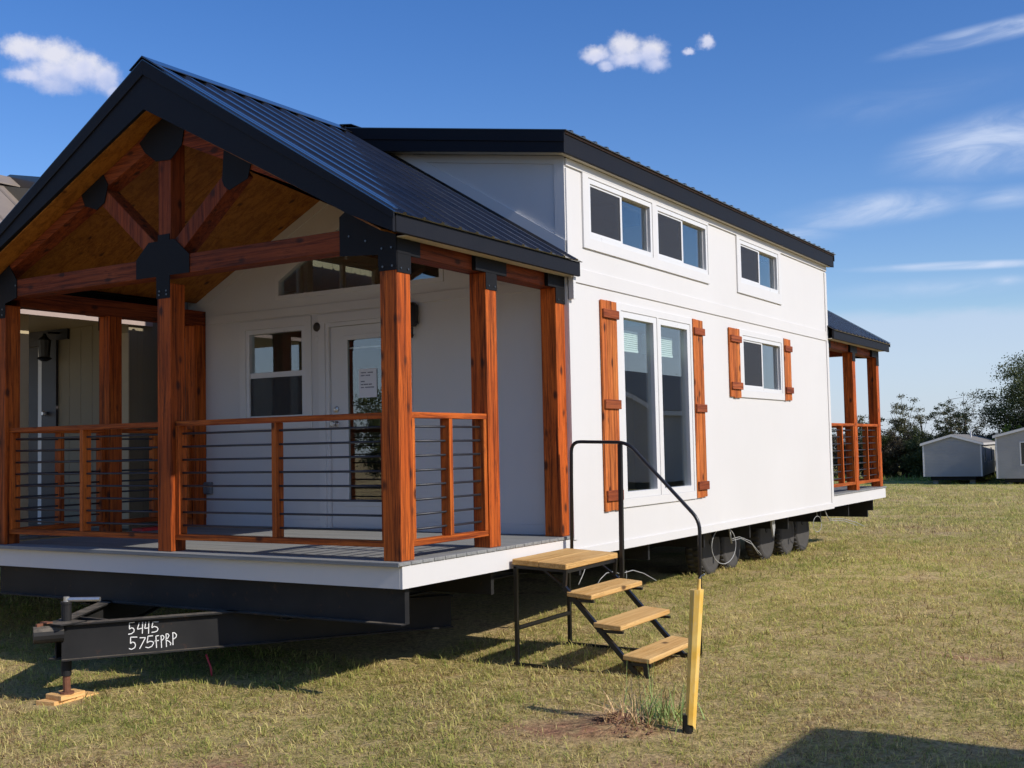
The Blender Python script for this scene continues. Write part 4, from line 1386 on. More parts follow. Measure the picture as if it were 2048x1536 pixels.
def marker_post():
    x, y = 1.969, .281
    z = float(zg(x, y))
    lean = Vector((.075, .02, 1.0))
    P = lambda h, dx=0, dy=0: Vector((x, y, z)) + lean * h + Vector((dx, dy, 0))
    m = thing("marker_post", "leaning yellow plastic sleeve post with narrow tip beside dry weeds", "post", (x, y, z))
    mb = MB()
    n = 8
    rings = []
    for h, r in ((0.03, .034), (.86, .044)):
        rings.append([P(h) + Vector((r * math.cos(2 * math.pi * (k + .05) / n), r * math.sin(2 * math.pi * (k + .05) / n), 0)) for k in range(n)])
    for k in range(n):      # ragged split foot
        rings[0][k].z += .05 * abs(math.sin(k * 1.7)) - .02
    mb.add(rings[0] + rings[1], [(k, (k + 1) % n, n + (k + 1) % n, n + k) for k in range(n)] + [tuple(range(n, 2 * n))])
    part("sleeve", mb, yellow_mat, m)
    part("tip", MB().cyl(P(.855, .012), P(.925, .012), .0125, 10, .010), yellow_mat, m)
    part("tie", MB().tube([P(.92, .012), P(.94, .022), P(.955, .045)], .0045, 6), cable_white, m)
    part("inner_pipe", MB().cyl(P(-.06, -.012), P(.10, -.02), .034, 12), black_plastic, m)


marker_post()


def soil_and_weeds():
    # bare clods
    soil = plain("bare_soil", (0.20, 0.105, 0.06), .95, var=.4, nscale=20, bump=.8, bscale=35)
    mb = MB()
    R = random.Random(3)
    for i in range(420):
        a, q = R.uniform(0, 6.28), abs(R.gauss(0, .14))
        x, y = 1.53 + math.cos(a) * q, .17 + math.sin(a) * q * .9
        z = float(zg(x, y)) + .075 * math.exp(-((x - 1.52) / .16) ** 2 - ((y - .18) / .16) ** 2)
        r = R.uniform(.004, .016)
        pts = []
        for k in range(6):
            d = [(1, 0, 0), (-1, 0, 0), (0, 1, 0), (0, -1, 0), (0, 0, 1), (0, 0, -1)][k]
            pts.append(Vector((x, y, z + r * .5)) + Vector(d) * r * R.uniform(.6, 1.2))
        mb.add(pts, [(0, 2, 4), (2, 1, 4), (1, 3, 4), (3, 0, 4), (2, 0, 5), (1, 2, 5), (3, 1, 5), (0, 3, 5)])
    o = put("soil_crumbs", mb.mesh("soil_crumbs", soil))
    o['kind'] = 'stuff'
    green = plain("weed_green", (0.24, 0.32, 0.085), .7, var=.35, nscale=15)
    straw = plain("weed_straw", (0.66, 0.45, 0.22), .8, var=.35, nscale=15)

    def blade(mb, x, y, L, az, lean, w, curl):
        z = float(zg(x, y)) + .075 * math.exp(-((x - 1.52) / .16) ** 2 - ((y - .18) / .16) ** 2) - .01
        p = Vector((x, y, z))
        d = Vector((math.cos(az) * math.sin(lean), math.sin(az) * math.sin(lean), math.cos(lean)))
        s = Vector((-math.sin(az), math.cos(az), 0))
        vs = []
        n = 5
        for k in range(n + 1):
            ww = w * (1 - k / n) ** .7 * .5 + .0004
            vs += [p - s * ww, p + s * ww]
            d = (d + Vector((math.cos(az), math.sin(az), -1.0)) * curl / n).normalized()
            p = p + d * L / n
            p.z = max(p.z, float(zg(p.x, p.y)) + .008)
        mb.add(vs, [(2 * k, 2 * k + 1, 2 * k + 3, 2 * k + 2) for k in range(n)])
    t = thing("weed_tuft", "straggly clump of tall green and straw weeds beside the yellow post", "weeds", (1.66, .33, -.03))
    g, st = MB(), MB()
    for i in range(120):
        x, y = R.gauss(1.70, .085), R.gauss(.42, .12)
        blade(g, x, y, R.uniform(.10, .26), R.uniform(0, 6.28), R.uniform(.05, .6), R.uniform(.005, .011), R.uniform(.1, .7))
    for i in range(7):
        blade(g, R.gauss(1.60, .06), R.gauss(.45, .08), R.uniform(.30, .42), R.uniform(0, 6.28), R.uniform(.02, .25), .006, .08)
    for i in range(130):
        x, y = R.gauss(1.60, .10), R.gauss(.24, .09)
        blade(st, x, y, R.uniform(.10, .30), R.uniform(0, 6.28), R.uniform(.2, 1.2), R.uniform(.004, .008), R.uniform(.2, .8))
    for i in range(26):
        blade(st, R.gauss(1.60, .04), R.gauss(.22, .04), R.uniform(.25, .48), R.uniform(2.7, 4.4), R.uniform(1.0, 1.35), .008, .35)
    part("green_leaf", g, green, t)['kind'] = 'stuff'
    part("dry_stalk", st, straw, t)['kind'] = 'stuff'


soil_and_weeds()


# ================================================================== NEIGHBOURS
def lap_siding(name, col, pitch=.115):
    """horizontal lap siding; relief only, for homes far away"""
    m, N = new_mat(name)
    pos = N('NewGeometry').outputs['Position']
    z = N('SeparateXYZ', {0: pos}).outputs[2]
    t = N.math('FRACT', N.math('DIVIDE', z, pitch))
    n = N('TexNoise', {'Vector': pos, 'Scale': 1.2, 'Detail': 4.0}).outputs[0]
    f = N.math('ADD', N.math('MULTIPLY', n, .2), .9)
    colr = N.mix(1.0, c4(*col), N('CombineColor', {0: f, 1: f, 2: f}).outputs[0], 'MULTIPLY')
    b = N('BsdfPrincipled', {'Base Color': colr, 'Roughness': .6})
    finish(N, b, t, 1.0, .02)
    return m


def grooved(name, col):
    m, N = new_mat(name)
    pos = N('NewGeometry').outputs['Position']
    s = N('SeparateXYZ', {0: pos})
    t = N.math('PINGPONG', N.math('ADD', s.outputs[1], s.outputs[0]), .1)
    g = N('MapRange', {0: t, 1: 0.0, 2: .008}).outputs[0]
    n = N('TexNoise', {'Vector': pos, 'Scale': 1.5, 'Detail': 4.0}).outputs[0]
    f = N.math('ADD', N.math('MULTIPLY', n, .2), .9)
    colr = N.mix(1.0, c4(*col), N('CombineColor', {0: f, 1: f, 2: f}).outputs[0], 'MULTIPLY')
    b = N('BsdfPrincipled', {'Base Color': colr, 'Roughness': .6})
    finish(N, b, g, .8, .012)
    return m


beige = grooved("beige_siding", (0.23, 0.195, 0.125))
beige_trim = plain("beige_trim", (0.44, 0.36, 0.22), .6)
brown_roof = plain("brown_metal", (0.23, 0.19, 0.155), .5, var=.15)
dark_door = plain("dark_bronze_door", (0.030, 0.026, 0.028), .45)
dk_deck = plain("weathered_deck", (0.16, 0.15, 0.135), .8)


def left_neighbour():
    """beige cabin of the same kind parked close alongside, seen through the left porch bays"""
    h = thing("beige_cabin", "beige cabin with brown metal roof and black lantern, parked close beyond the left porch posts", "mobile home", (-7.7, 5.0, 0))
    xr, XE, yw = -7.70, -5.27, 2.10
    x0, x1 = -10.10, -5.30
    zE, zr = 3.235, 5.09
    sl = (zr - zE) / (XE - xr)
    und = lambda x: zr - .17 - sl * abs(x - xr)
    low = lambda x: 5.02 - .2 * abs(x - xr)
    w = part("wall", MB().prism([(x0, yw, .72), (x1, yw, .72), (x1, yw, low(x1)), (xr, yw, low(xr)), (x0, yw, low(x0))], (0, .12, 0)), beige, h)
    part("wall", MB().box(x1 - .12, x1, yw + .121, 12.0, .72, low(x1) - .01), beige, h)
    part("wall", MB().box(x0, x0 + .12, yw + .121, 12.0, .72, low(x0) - .01), beige, h)
    part("corner_board", MB().box(x1 - .10, x1 + .012, yw - .014, yw - .0005, .95, 3.05), beige_trim, w)
    fl = part("porch_floor", MB().box(x0, x1, -.40, yw - .001, .70, .90), beige_trim, h)
    me = MB().box(x0 - .01, x1 + .01, 0, .131, .901, .922).mesh("deck_board", dk_deck)
    for k in range(18):
        put("deck_board", me, fl, (0, -.40 + k * .138, 0))
    # brown sheets with standing seams over the porch, dark low roof over the body
    rf = part("roof", MB().prism([(XE, -.55, zE - .03), (XE, -.55, zE), (xr, -.55, zr), (2 * xr - XE, -.55, zE), (2 * xr - XE, -.55, zE - .03), (xr, -.55, zr - .15)], (0, 2.95, 0)), beige_trim, h)
    d = Vector((xr - XE, 0, zr - zE))
    nrm = Vector((sl, 0, 1)).normalized()
    me = MB().prism([Vector((0, a, 0)) + nrm * b for a, b in [(0, .004), (0, .02), (.014, .035), (.028, .02), (.42, .016), (.42, .004)]], d).mesh("roof_sheet", brown_roof)
    for k in range(7):
        put("roof_sheet", me, rf, (XE, -.55 + k * .4215, zE))
    part("ridge_cap", MB().prism([(xr, -.56, zr + .07), (xr + .2, -.56, zr - .07), (xr + .2, -.56, zr - .085), (xr, -.56, zr + .05)], (0, 2.97, 0)), brown_roof, rf)
    part("body_roof", MB().prism([(x1 + .15, 2.30, low(x1) + .0), (x1 + .15, 2.30, low(x1) + .16), (xr, 2.30, low(xr) + .17), (x0 - .15, 2.30, low(x0) + .16), (x0 - .15, 2.30, low(x0))], (0, 9.9, 0)), roof_metal, rf)
    part("eave_edge", MB().box(XE - .012, XE + .008, -.55, 2.40, zE - .095, zE + .012), plain("pinkish_fascia", (.42, .33, .29), .6), rf)
    part("porch_ceiling", MB().box(x0 + .1, XE - .02, -.45, yw - .001, zE - .062, zE - .047), beige_trim, rf)
    for y in (-.34, .86):
        part("post", MB().box(-5.60, -5.47, y, y + .13, .9225, zE - .063), beige_trim, h, bevel=.004)
    # glazed entrance in a dark frame
    fr = part("door_frame", MB().wall(lambda a, b, q: (a, yw - .03 + q, b), -7.50, -6.50, .925, 3.215, [(-7.42, -6.76, .94, 3.0)], .0295), dark_door, h)
    d = part("door", MB().wall(lambda a, b, q: (a, yw - .024 + q, b), -7.41, -7.08, .945, 2.99, [(-7.31, -7.16, 1.25, 2.94)], .023), vinyl, h, label="narrow white glazed door leaf")
    part("pane", MB().box(-7.315, -7.155, yw - .012, yw - .008, 1.245, 2.945), glass, d)
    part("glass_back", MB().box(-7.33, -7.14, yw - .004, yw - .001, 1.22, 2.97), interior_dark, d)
    part("door_edge", MB().box(-6.83, -6.765, yw - .026, yw - .001, .945, 2.99), vinyl, h)
    part("door_panel", MB().box(-7.07, -6.84, yw - .015, yw - .001, .945, 2.99), dark_door, h)
    part("door_handle", MB().lathe((-6.665, yw - .031, 2.21), (0, -1, 0), [(0, .02), (.03, .02), (.04, .035), (.06, .02)], 12), brass, fr)
    ln = part("lantern", MB().box(-6.50, -6.30, yw - .03, yw - .001, 3.05, 3.17).box(-6.54, -6.44, yw - .18, yw - .0305, 3.115, 3.135), black_plastic, h)
    part("lantern_cage", MB().lathe((-6.53, yw - .16, 2.80), (0, 0, 1), [(0, .03), (.03, .085), (.05, .06), (.24, .075), (.28, .03), (.32, .012)], 10), black_plastic, ln)


left_neighbour()
solo("red_case", MB().box(-4.655, -4.50, 1.60, 1.98, .9405, .968), red_mat, "flat bright red case lying on the porch floor under the left railing", "case", (-4.58, 1.79, .9405), bevel=.004)

grey_lap = lap_siding("grey_lap_siding", (0.36, 0.36, 0.375))
cream_lap = lap_siding("cream_lap_siding", (0.62, 0.60, 0.54))
tan_lap = lap_siding("tan_lap_siding", (0.50, 0.43, 0.28))
shingle = plain("grey_shingles", (0.20, 0.185, 0.16), .9, var=.3, nscale=14, bump=.4, bscale=20)
shingle_tan = plain("tan_shingles", (0.30, 0.26, 0.20), .9, var=.25, nscale=14, bump=.4, bscale=20)
foundation = plain("block_grey", (0.30, 0.30, 0.29), .9)
win_dark = plain("window_dark", (0.03, 0.035, 0.04), .12, spec=.8)


def far_home(name, label, x0, x1, y0, y1, z0, zw, zp, end_mat, side_mat, roof_mat, windows=(), side_windows=(), group=None, turn=0.0):
    """long low manufactured home: gable ends face -y/+y; z0 wall foot, zw eave, zp ridge"""
    h = thing(name, label, "mobile home", ((x0 + x1) / 2, y0, z0), group)
    h.rotation_euler.z = math.radians(turn)
    xc = (x0 + x1) / 2
    g = [(x0, z0), (x1, z0), (x1, zw), (xc, zp), (x0, zw)]
    wl = part("wall", MB().prism([(x, y0, z) for x, z in g], (0, .1, 0)), end_mat, h)
    part("wall", MB().prism([(x, y1 - .1, z) for x, z in g], (0, .1, 0)), end_mat, h)
    part("wall", MB().box(x1 - .1, x1, y0 + .1005, y1 - .1005, z0, zw).box(x0, x0 + .1, y0 + .1005, y1 - .1005, z0, zw), side_mat, h)
    o = .16
    sl = (zp - zw) / (xc - x0)
    rf = None
    for s in (1, -1):
        e = (x1 + o) if s > 0 else (x0 - o)
        ze = zw - sl * o
        mb = MB().prism([(e, y0 - o, ze), (xc, y0 - o, zp + .0), (xc, y0 - o, zp + .10), (e, y0 - o, ze + .10)][::s], (0, y1 - y0 + 2 * o, 0))
        if rf is None:
            rf = part("roof", mb, roof_mat, h)
        else:
            part("roof_side", mb, roof_mat, rf)
        for yy in (y0 - o - .02, y1 + o):
            part("rake_trim", MB().prism([(e, yy, ze - .10), (xc, yy, zp - .10), (xc, yy, zp + .08), (e, yy, ze + .08)][::s], (0, .02, 0)), trim_white, rf)
        part("gutter_board", MB().box(e - .01 if s > 0 else e - .02, e + .02 if s > 0 else e + .01, y0 - o, y1 + o, ze - .10, ze + .07), trim_white, rf)
    part("vent_pipe", MB().cyl((xc + .9, (y0 + y1) / 2 - 3, zp - .5), (xc + .9, (y0 + y1) / 2 - 3, zp + .35), .06, 8), trim_white, rf)
    for xx in (x0 - .012, x1 - .10):
        part("corner_board", MB().box(xx, xx + .112, y0 - .014, y0 - .0005, z0, zw + .02), trim_white, h)
    for a, b, c, d in windows:
        w = part("window", MB().wall(lambda u, v, q: (u, y0 - .04 + q, v), a, b, c, d, [(a + .08, b - .08, c + .08, d - .08)], .0395), trim_white, h)
        part("pane", MB().box(a + .07, b - .07, y0 - .03, y0 - .001, c + .07, d - .07), win_dark, w)
    for a, b, c, d in side_windows:
        w = part("window", MB().wall(lambda u, v, q: (x1 + .04 - q, u, v), a, b, c, d, [(a + .08, b - .08, c + .08, d - .08)], .0395), trim_white, h)
        part("pane", MB().box(x1 + .001, x1 + .03, a + .07, b - .07, c + .07, d - .07), win_dark, w)
    un = part("under_frame", MB().box(x0 + .5, x1 - .5, y0 + .3, y1 - .3, z0 - .28, z0 - .001), under_black, h)
    for yy in (y0 + .8, y1 - 1.2):
        for xx in (x0 + .6, x1 - 1.0):
            gz = float(zg(xx, yy))
            part("support_block", MB().box(xx, xx + .4, yy, yy + .4, gz - .2, z0 - .281), foundation, un)
    return h


far_home("manufactured_home", "smaller grey gable-ended home with cream side wall, left of the pair at the field edge", -15.20, -10.90, 87.5, 106, -1.22, 1.33, 1.97,
         grey_lap, cream_lap, shingle, side_windows=[(90, 91.0, -.2, 1.0), (96.2, 97.4, -.2, 1.0)], turn=5.0, group="homes at the field edge")
far_home("manufactured_home", "larger grey home cut off by the right edge, with a white-framed window", -9.45, -.6, 85.0, 101.0, -1.30, 1.83, 2.95,
         grey_lap, grey_lap, shingle, windows=[(-7.80, -6.85, -.35, 1.40), (-3.2, -2.2, -.35, 1.40)], turn=2.5, group="homes at the field edge")


def camper():
    """white travel trailer parked out of frame to the right; only its shadow reaches the lawn"""
    xa, xb = 7.15, 9.60
    h = thing("travel_trailer", "white travel trailer parked out of frame at right, casting the shadow on the lawn", "camper", (8.6, -3, -.1))
    shell = plain("camper_white", (.72, .72, .70), .35, var=.04)
    pr = [(.54, 3.06), (.57, 2.88), (.27, 2.23), (-.17, 1.30), (-.5, .55), (-6.4, .55), (-6.5, 1.3), (-6.35, 3.0), (-6.2, 3.1), (.50, 3.10)]
    b = part("body", MB().prism([(xa, y, z) for y, z in pr], (xb - xa, 0, 0)), shell, h, bevel=.03)
    for y in (-1.2, -4.2):
        w = part("window", MB().wall(lambda u, v, q: (xa - .03 + q, u, v), y - .6, y + .6, 1.6, 2.3, [(y - .55, y + .55, 1.65, 2.25)], .029), trim_white, h)
        part("pane", MB().box(xa - .02, xa - .001, y - .56, y + .56, 1.64, 2.26), win_dark, w)
    for y in (-3.0, -3.8):
        w = part("wheel", MB().lathe((xa + .13, y, .22), (1, 0, 0), [(-.1, .2), (-.11, .3), (-.08, .34), (.08, .34), (.11, .3), (.1, .2)], 20), tyre_mat, h)
    part("hitch", MB().beam((8.0, -.5, .45), (8.63, .7, .42), .08, .1).beam((9.26, -.5, .45), (8.63, .7, .42), .08, .1), chassis_mat, h)


# homes out of the frame to the right and behind: one throws the shadow across the lower right of the lawn, all mirror in the glass
camper()
far_home("manufactured_home", "dark grey home across the lot, mirrored in the tall windows", 13.0, 19.0, 33.0, 47.0, .3, 3.0, 4.7,
         grey_lap, grey_lap, shingle, group="homes across the lot")
far_home("manufactured_home", "tan home far behind the camera, mirrored in the porch glass", -17.0, -12.4, -34.0, -20.0, .2, 2.9, 3.9,
         tan_lap, tan_lap, shingle_tan, group="homes across the lot")


# ================================================================== TREES
def leaf_material(name, stops):
    m, N = new_mat(name)
    g = N('NewGeometry')
    pos = g.outputs['Position']
    n = N('TexNoise', {'Vector': pos, 'Scale': .7, 'Detail': 3.0}).outputs[0]
    k = N.math('ADD', N.math('MULTIPLY', n, .6), N.math('MULTIPLY', g.outputs['Random Per Island'], .4))
    colr = N.ramp(k, stops)
    d = N('BsdfPrincipled', {'Base Color': colr, 'Roughness': .55, 'Specular IOR Level': .35})
    t = N('BsdfTranslucent', {'Color': colr})
    mx = N('MixShader', {0: .25, 1: d.outputs[0], 2: t.outputs[0]})
    N('OutputMaterial', {0: mx.outputs[0]})
    return m


leaf_dark = leaf_material("leaf_dark", [(.25, c4(.032, .048, .014)), (.5, c4(.065, .085, .022)), (.75, c4(.115, .125, .04))])
leaf_olive = leaf_material("leaf_olive", [(.25, c4(.055, .06, .02)), (.5, c4(.10, .10, .034)), (.75, c4(.16, .135, .055))])
leaf_brown = leaf_material("leaf_brown", [(.25, c4(.05, .036, .02)), (.5, c4(.08, .06, .03)), (.75, c4(.11, .095, .045))])
leaf_lime = leaf_material("leaf_lime", [(.25, c4(.08, .13, .02)), (.5, c4(.13, .19, .03)), (.75, c4(.19, .24, .05))])
bark = plain("bark", (.085, .068, .055), .9, var=.4, nscale=9, bump=.6)


def tree(name, label, cat, x, y, h, r, seed, mat, base=.25, nbr=14, per=90, leaf=.15, spread=.75, zscale=.7, group=None, sparse=0.0, bare=False):
    R = np.random.default_rng(seed)
    z0 = float(zg(x, y)) - .15
    t = thing(name, label, cat, (x, y, z0), group)
    tr = MB()
    lean = R.normal(0, .05, 2)
    top = h * (.72 if not bare else .9)
    path = [(x + lean[0] * k * h * .3 + R.normal(0, .03) * h * .1 * k, y + lean[1] * k * h * .3, z0 + top * k / 5) for k in range(6)]
    tr.tube(path, .022 * h + .03, 7, .008 * h)
    centres = []
    for i in range(nbr):
        f = base + (1 - base) * (i + .5) / nbr
        k = min(f, .98) * 5 * .8
        j = min(int(k), 4)
        p = Vector(path[j]).lerp(Vector(path[j + 1]), k - j)
        a = i * 2.4 + R.uniform(-.5, .5)
        zc = (f - base) / (1 - base)
        rad = r * (1 - (abs(zc - .42) / .75) ** 2.2) * R.uniform(.62, 1.08)
        rad = max(rad, .18 * r)
        e = Vector((x + lean[0] * h * f + math.cos(a) * rad, y + lean[1] * h * f + math.sin(a) * rad, z0 + h * (f * .93 + .05) + R.uniform(-.04, .04) * h))
        m = p.lerp(e, .55) + Vector((0, 0, -.04 * h))
        tr.tube([p, m, e], .008 * h * (1.2 - zc), 5, .002 * h)
        centres += [e, p.lerp(e, .72)]
        for s in range(5):
            q = p.lerp(e, R.uniform(.35, .95))
            e2 = q + Vector(R.normal(0, 1, 3) * np.array([.28, .28, .16]) * r)
            tr.tube([q, e2], .003 * h, 4, .001 * h)
            centres.append(e2)
    part("trunk", tr, bark, t)
    if bare:
        return t
    C = np.array([tuple(c) for c in centres])
    C = C[R.random(len(C)) > sparse]
    n = int(len(C) * per * 1.25)
    per = n // len(C)
    n = per * len(C)
    ctr = np.repeat(C, per, 0) + R.normal(0, 1, (n, 3)) * np.array([.125, .125, .105 * zscale]) * r * spread
    ctr[:, 2] = np.maximum(ctr[:, 2], z0 + .05)
    nr = R.normal(0, 1, (n, 3)) + np.array([0, 0, .5])
    nr /= np.linalg.norm(nr, axis=1)[:, None]
    u = np.cross(nr, R.normal(0, 1, (n, 3)))
    u /= np.linalg.norm(u, axis=1)[:, None]
    v = np.cross(nr, u)
    s = (R.uniform(.55, 1.3, n) * leaf)[:, None]
    V = np.stack([ctr - u * s * .5, ctr + v * s * .3, ctr + u * s * .5, ctr - v * s * .3], 1).reshape(-1, 3) - np.array([x, y, z0])
    F = np.arange(4 * n).reshape(n, 4)
    me = bpy.data.meshes.new("crown")
    me.vertices.add(4 * n)
    me.vertices.foreach_set('co', V.ravel())
    me.loops.add(4 * n)
    me.loops.foreach_set('vertex_index', F.ravel())
    me.polygons.add(n)
    me.polygons.foreach_set('loop_start', np.arange(0, 4 * n, 4))
    me.update(calc_edges=True)
    me.validate()
    me.materials.append(mat)
    put("crown", me, t, (x, y, z0))
    return t


GT = "trees along the far edge of the field"
tree("oak_tree", "open-crowned olive tree just right of the rear porch, leaning left", "tree", -22.4, 112, 8.3, 2.3, 1, leaf_olive, base=.42, nbr=15, per=85, spread=.8, sparse=.25, group=GT)
tree("oak_tree", "thin half-bare tree with sparse grey foliage above the small grey home", "tree", -16.6, 113, 8.8, 2.6, 2, leaf_olive, base=.45, nbr=15, per=30, spread=.7, sparse=.35, group=GT)
tree("oak_tree", "tufted tree with a flat crown left of the half-bare tree", "tree", -18.3, 114, 7.7, 1.9, 21, leaf_dark, base=.5, nbr=11, per=85, spread=.75, sparse=.2, group=GT)
tree("oak_tree", "large dense dark green tree rising above the homes at the right edge", "tree", -8.9, 108, 11.2, 5.6, 3, leaf_dark, base=.12, nbr=40, per=230, leaf=.17, spread=.75, group=GT)
tree("oak_tree", "broad dark tree behind the large one, mostly out of frame", "tree", -3.5, 114, 10.5, 5.2, 4, leaf_dark, base=.15, nbr=22, per=90, leaf=.24, group=GT)
tree("bare_tree", "leafless grey tree between the open-crowned and tufted trees", "tree", -20.2, 113, 6.6, 1.2, 5, leaf_olive, base=.4, nbr=13, bare=True, group=GT)
tree("oak_tree", "bushy tree seen low between the rear porch posts", "tree", -27.5, 114, 6.3, 2.6, 6, leaf_olive, base=.2, nbr=16, per=90, group=GT)
tree("oak_tree", "dark bushy tree behind the house, left of the rear porch posts", "tree", -32.5, 113, 7.2, 3.0, 7, leaf_dark, base=.2, nbr=16, per=90, group=GT)
tree("young_tree", "bright lime young tree in front of the dark tree at right", "tree", -10.2, 103, 5.2, 1.3, 8, leaf_lime, base=.2, nbr=13, per=90, leaf=.2, group=GT)
names = ["brownish shrub below the open-crowned tree", "dull olive shrub beside the brownish one", "dark shrub left of the small grey home",
         "shrub directly behind the small grey home's left roof edge", "olive shrub behind the small home's ridge", "shrub behind the gap between the homes",
         "olive shrub seen through the near bay of the rear porch", "brown shrub seen through the far bay of the rear porch", "shrub behind the larger home", "tall olive shrub left behind the house",
         "dusky shrub behind the brownish one", "dense shrub in the shade of the large dark tree"]
spots = [(-21.8, 107, 4.6, 2.0), (-19.2, 106.5, 4.0, 1.9), (-17.0, 106, 4.3, 1.9), (-14.6, 109, 4.7, 2.2), (-12.3, 110, 4.9, 2.2), (-9.4, 111, 4.6, 2.2),
         (-25.6, 107, 4.2, 2.0), (-23.6, 106.5, 4.5, 1.9), (-6.0, 110, 4.7, 2.3), (-29.5, 108, 4.6, 2.4), (-20.4, 110, 4.7, 2.2), (-11.5, 106, 4.4, 2.0)]
for i, ((x, y, h, r), nm) in enumerate(zip(spots, names)):
    tree("shrub", nm, "shrub", x, y, h, r, 40 + i, [leaf_brown, leaf_olive, leaf_dark][(i * 2) % 3], base=.04, nbr=15, per=130, leaf=.16, spread=.95, zscale=.9, group="undergrowth below the field-edge trees")
# trees out of frame: they stand across the lot and show only as reflections
for i, (x, y, h, r) in enumerate([(26, 22, 8, 3.5), (31, 60, 9, 4), (19.5, 53, 7.5, 2.8), (24, 34, 7, 2.6), (-22, -46, 5.5, 3), (-6, -52, 5.5, 3.2), (-34, -40, 5.5, 3), (-14, -58, 6, 3.5), (2, -50, 5, 3)]):
    tree("oak_tree", ["tree across the lot, mirrored at the left of the tall windows", "tallest tree across the lot to the right of the house", "tree across the lot beyond the dark grey home",
                      "tree across the lot in front of the dark grey home", "low tree behind the tan home across the lot", "tree behind the camera, mirrored in the door glass",
                      "low tree farthest left behind the camera", "widest low tree behind the camera", "smallest tree behind the camera"][i], "tree", x, y, h, r, 70 + i, leaf_dark, base=.2, nbr=18, per=110, leaf=.15, group="trees across the lot")


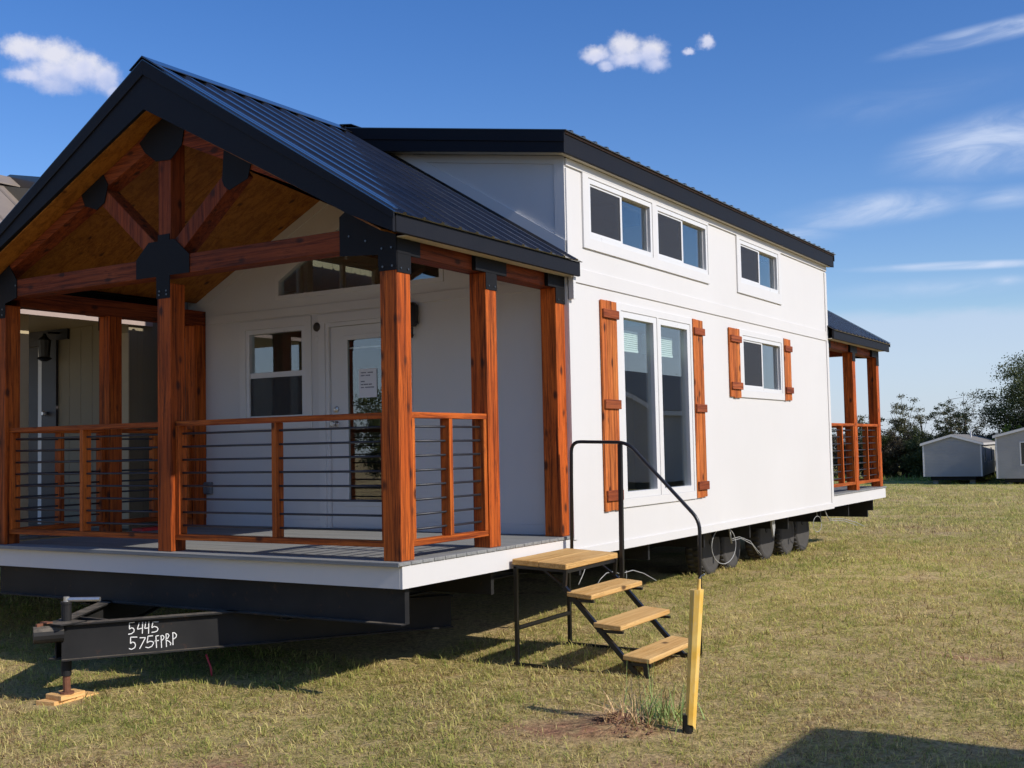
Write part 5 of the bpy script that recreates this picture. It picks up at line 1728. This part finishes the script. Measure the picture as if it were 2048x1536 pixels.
# ================================================================== GRASS
def grass():
    src = bpy.data.collections.new("grass_tufts")
    R = np.random.default_rng(5)
    for c in range(8):
        mb = MB()
        for i in range(20):
            a, q = R.uniform(0, 6.28), abs(R.normal(0, .05))
            x, y = math.cos(a) * q, math.sin(a) * q
            az, lean = R.uniform(0, 6.28), abs(R.normal(1.15, .40))
            L, w = R.uniform(.022, .058), R.uniform(.0028, .0052)
            d = Vector((math.cos(az) * math.sin(lean), math.sin(az) * math.sin(lean), max(.05, math.cos(lean))))
            s = Vector((-math.sin(az), math.cos(az), R.uniform(-.5, .5))).normalized()
            p0 = Vector((x, y, -.004))
            p1 = p0 + d * L * .55
            p2 = p1 + (d + Vector((math.cos(az + .7), math.sin(az + .7), -.5)) * .45).normalized() * L * .45
            p2.z = max(p2.z, .004)
            mb.add([p0 - s * w / 2, p0 + s * w / 2, p1 + s * w * .42, p1 - s * w * .42, p2], [(0, 1, 2, 3), (3, 2, 4)])
        me = bpy.data.meshes.new("grass_tuft")
        me.from_pydata(mb.v, [], mb.f)
        me.materials.append(blade_mat)
        src.objects.link(bpy.data.objects.new("grass_tuft", me))
    pts, scl = [], []
    fwd = math.atan2(_f.x, _f.y)
    for r0, r1, dens, s in ((3.5, 9, 420, 1.0), (9, 14, 240, 1.15), (14, 22, 100, 1.5), (22, 40, 28, 2.2), (40, 75, 7, 3.4), (75, 112, 2.6, 4.8)):
        half = math.radians(31 if r0 < 20 else 27)
        n = int(dens * half * (r1 ** 2 - r0 ** 2))
        rr = np.sqrt(R.uniform(r0 ** 2, r1 ** 2, n))
        th = fwd + R.uniform(-half, half, n)
        x, y = CAMX + rr * np.sin(th), CAMY + rr * np.cos(th)
        keep = ~((x > -4.3) & (x < -.9) & (y > 1.2) & (y < 12.8))          # bare in the deep shade under the floor
        keep &= ~(((x - 1.5) / .2) ** 2 + ((y - .15) / .17) ** 2 < 1)       # soil heap
        keep &= ~((x < -14) & (y < 30))
        keep &= ~((abs(x + 2.49) < .17) & (abs(y + .82) < .24))          # boards under the jack
        keep &= R.random(n) > 1.05 * bare_at(x, y) - .08
        # thin patches
        pn = np.sin(x * 1.9 + 1.3 * np.sin(y * 1.1)) + np.sin(y * 2.3 + 1.1 * np.sin(x * 1.7 + 1))
        keep &= R.random(n) < np.clip(1.0 - .22 * (pn < -1.0), 0, 1)
        x, y = x[keep], y[keep]
        lush = np.clip(.5 + .35 * np.sin(x * .8 + 2) * np.sin(y * .7 + 1), 0, 1)
        z = zg_rel(x, y)
        if r0 > 60:
            far_long = np.where(y > 96, 2.2, .8)
        else:
            far_long = 1
        pts.append(np.stack([x, y, z], -1))
        scl.append(s * R.uniform(.65, 1.35, len(x)) * (0.85 + .4 * lush) * far_long)
    P = np.concatenate(pts)
    S = np.concatenate(scl)
    me = bpy.data.meshes.new("grass")
    me.vertices.add(len(P))
    me.vertices.foreach_set('co', P.ravel())
    at = me.attributes.new("tuft_scale", 'FLOAT', 'POINT')
    at.data.foreach_set('value', S)
    at = me.attributes.new("tuft_spin", 'FLOAT', 'POINT')
    at.data.foreach_set('value', R.uniform(0, 6.28, len(P)))
    at = me.attributes.new("tuft_pick", 'INT', 'POINT')
    at.data.foreach_set('value', R.integers(0, 8, len(P)).astype(np.int32))
    me.update()
    o = bpy.data.objects.new("grass", me)
    COL.objects.link(o)
    o['kind'] = 'stuff'
    g = bpy.data.node_groups.new("grass_scatter", 'GeometryNodeTree')
    g.interface.new_socket("Geometry", in_out='INPUT', socket_type='NodeSocketGeometry')
    g.interface.new_socket("Geometry", in_out='OUTPUT', socket_type='NodeSocketGeometry')
    nd = g.nodes
    gi, go = nd.new('NodeGroupInput'), nd.new('NodeGroupOutput')
    ci = nd.new('GeometryNodeCollectionInfo')
    ci.inputs['Collection'].default_value = src
    ci.inputs['Separate Children'].default_value = True
    ci.inputs['Reset Children'].default_value = True

    def attr(nm, ty):
        a = nd.new('GeometryNodeInputNamedAttribute')
        a.data_type = ty
        a.inputs['Name'].default_value = nm
        return a.outputs['Attribute']
    ip = nd.new('GeometryNodeInstanceOnPoints')
    ip.inputs['Pick Instance'].default_value = True
    cx = nd.new('ShaderNodeCombineXYZ')
    L = g.links
    L.new(attr("tuft_spin", 'FLOAT'), cx.inputs[2])
    er = nd.new('FunctionNodeEulerToRotation')
    L.new(cx.outputs[0], er.inputs[0])
    L.new(gi.outputs[0], ip.inputs['Points'])
    L.new(ci.outputs[0], ip.inputs['Instance'])
    L.new(attr("tuft_pick", 'INT'), ip.inputs['Instance Index'])
    L.new(er.outputs[0], ip.inputs['Rotation'])
    L.new(attr("tuft_scale", 'FLOAT'), ip.inputs['Scale'])
    L.new(ip.outputs[0], go.inputs[0])
    md = o.modifiers.new("grass_scatter", 'NODES')
    md.node_group = g
    print("tufts", len(P))


grass()
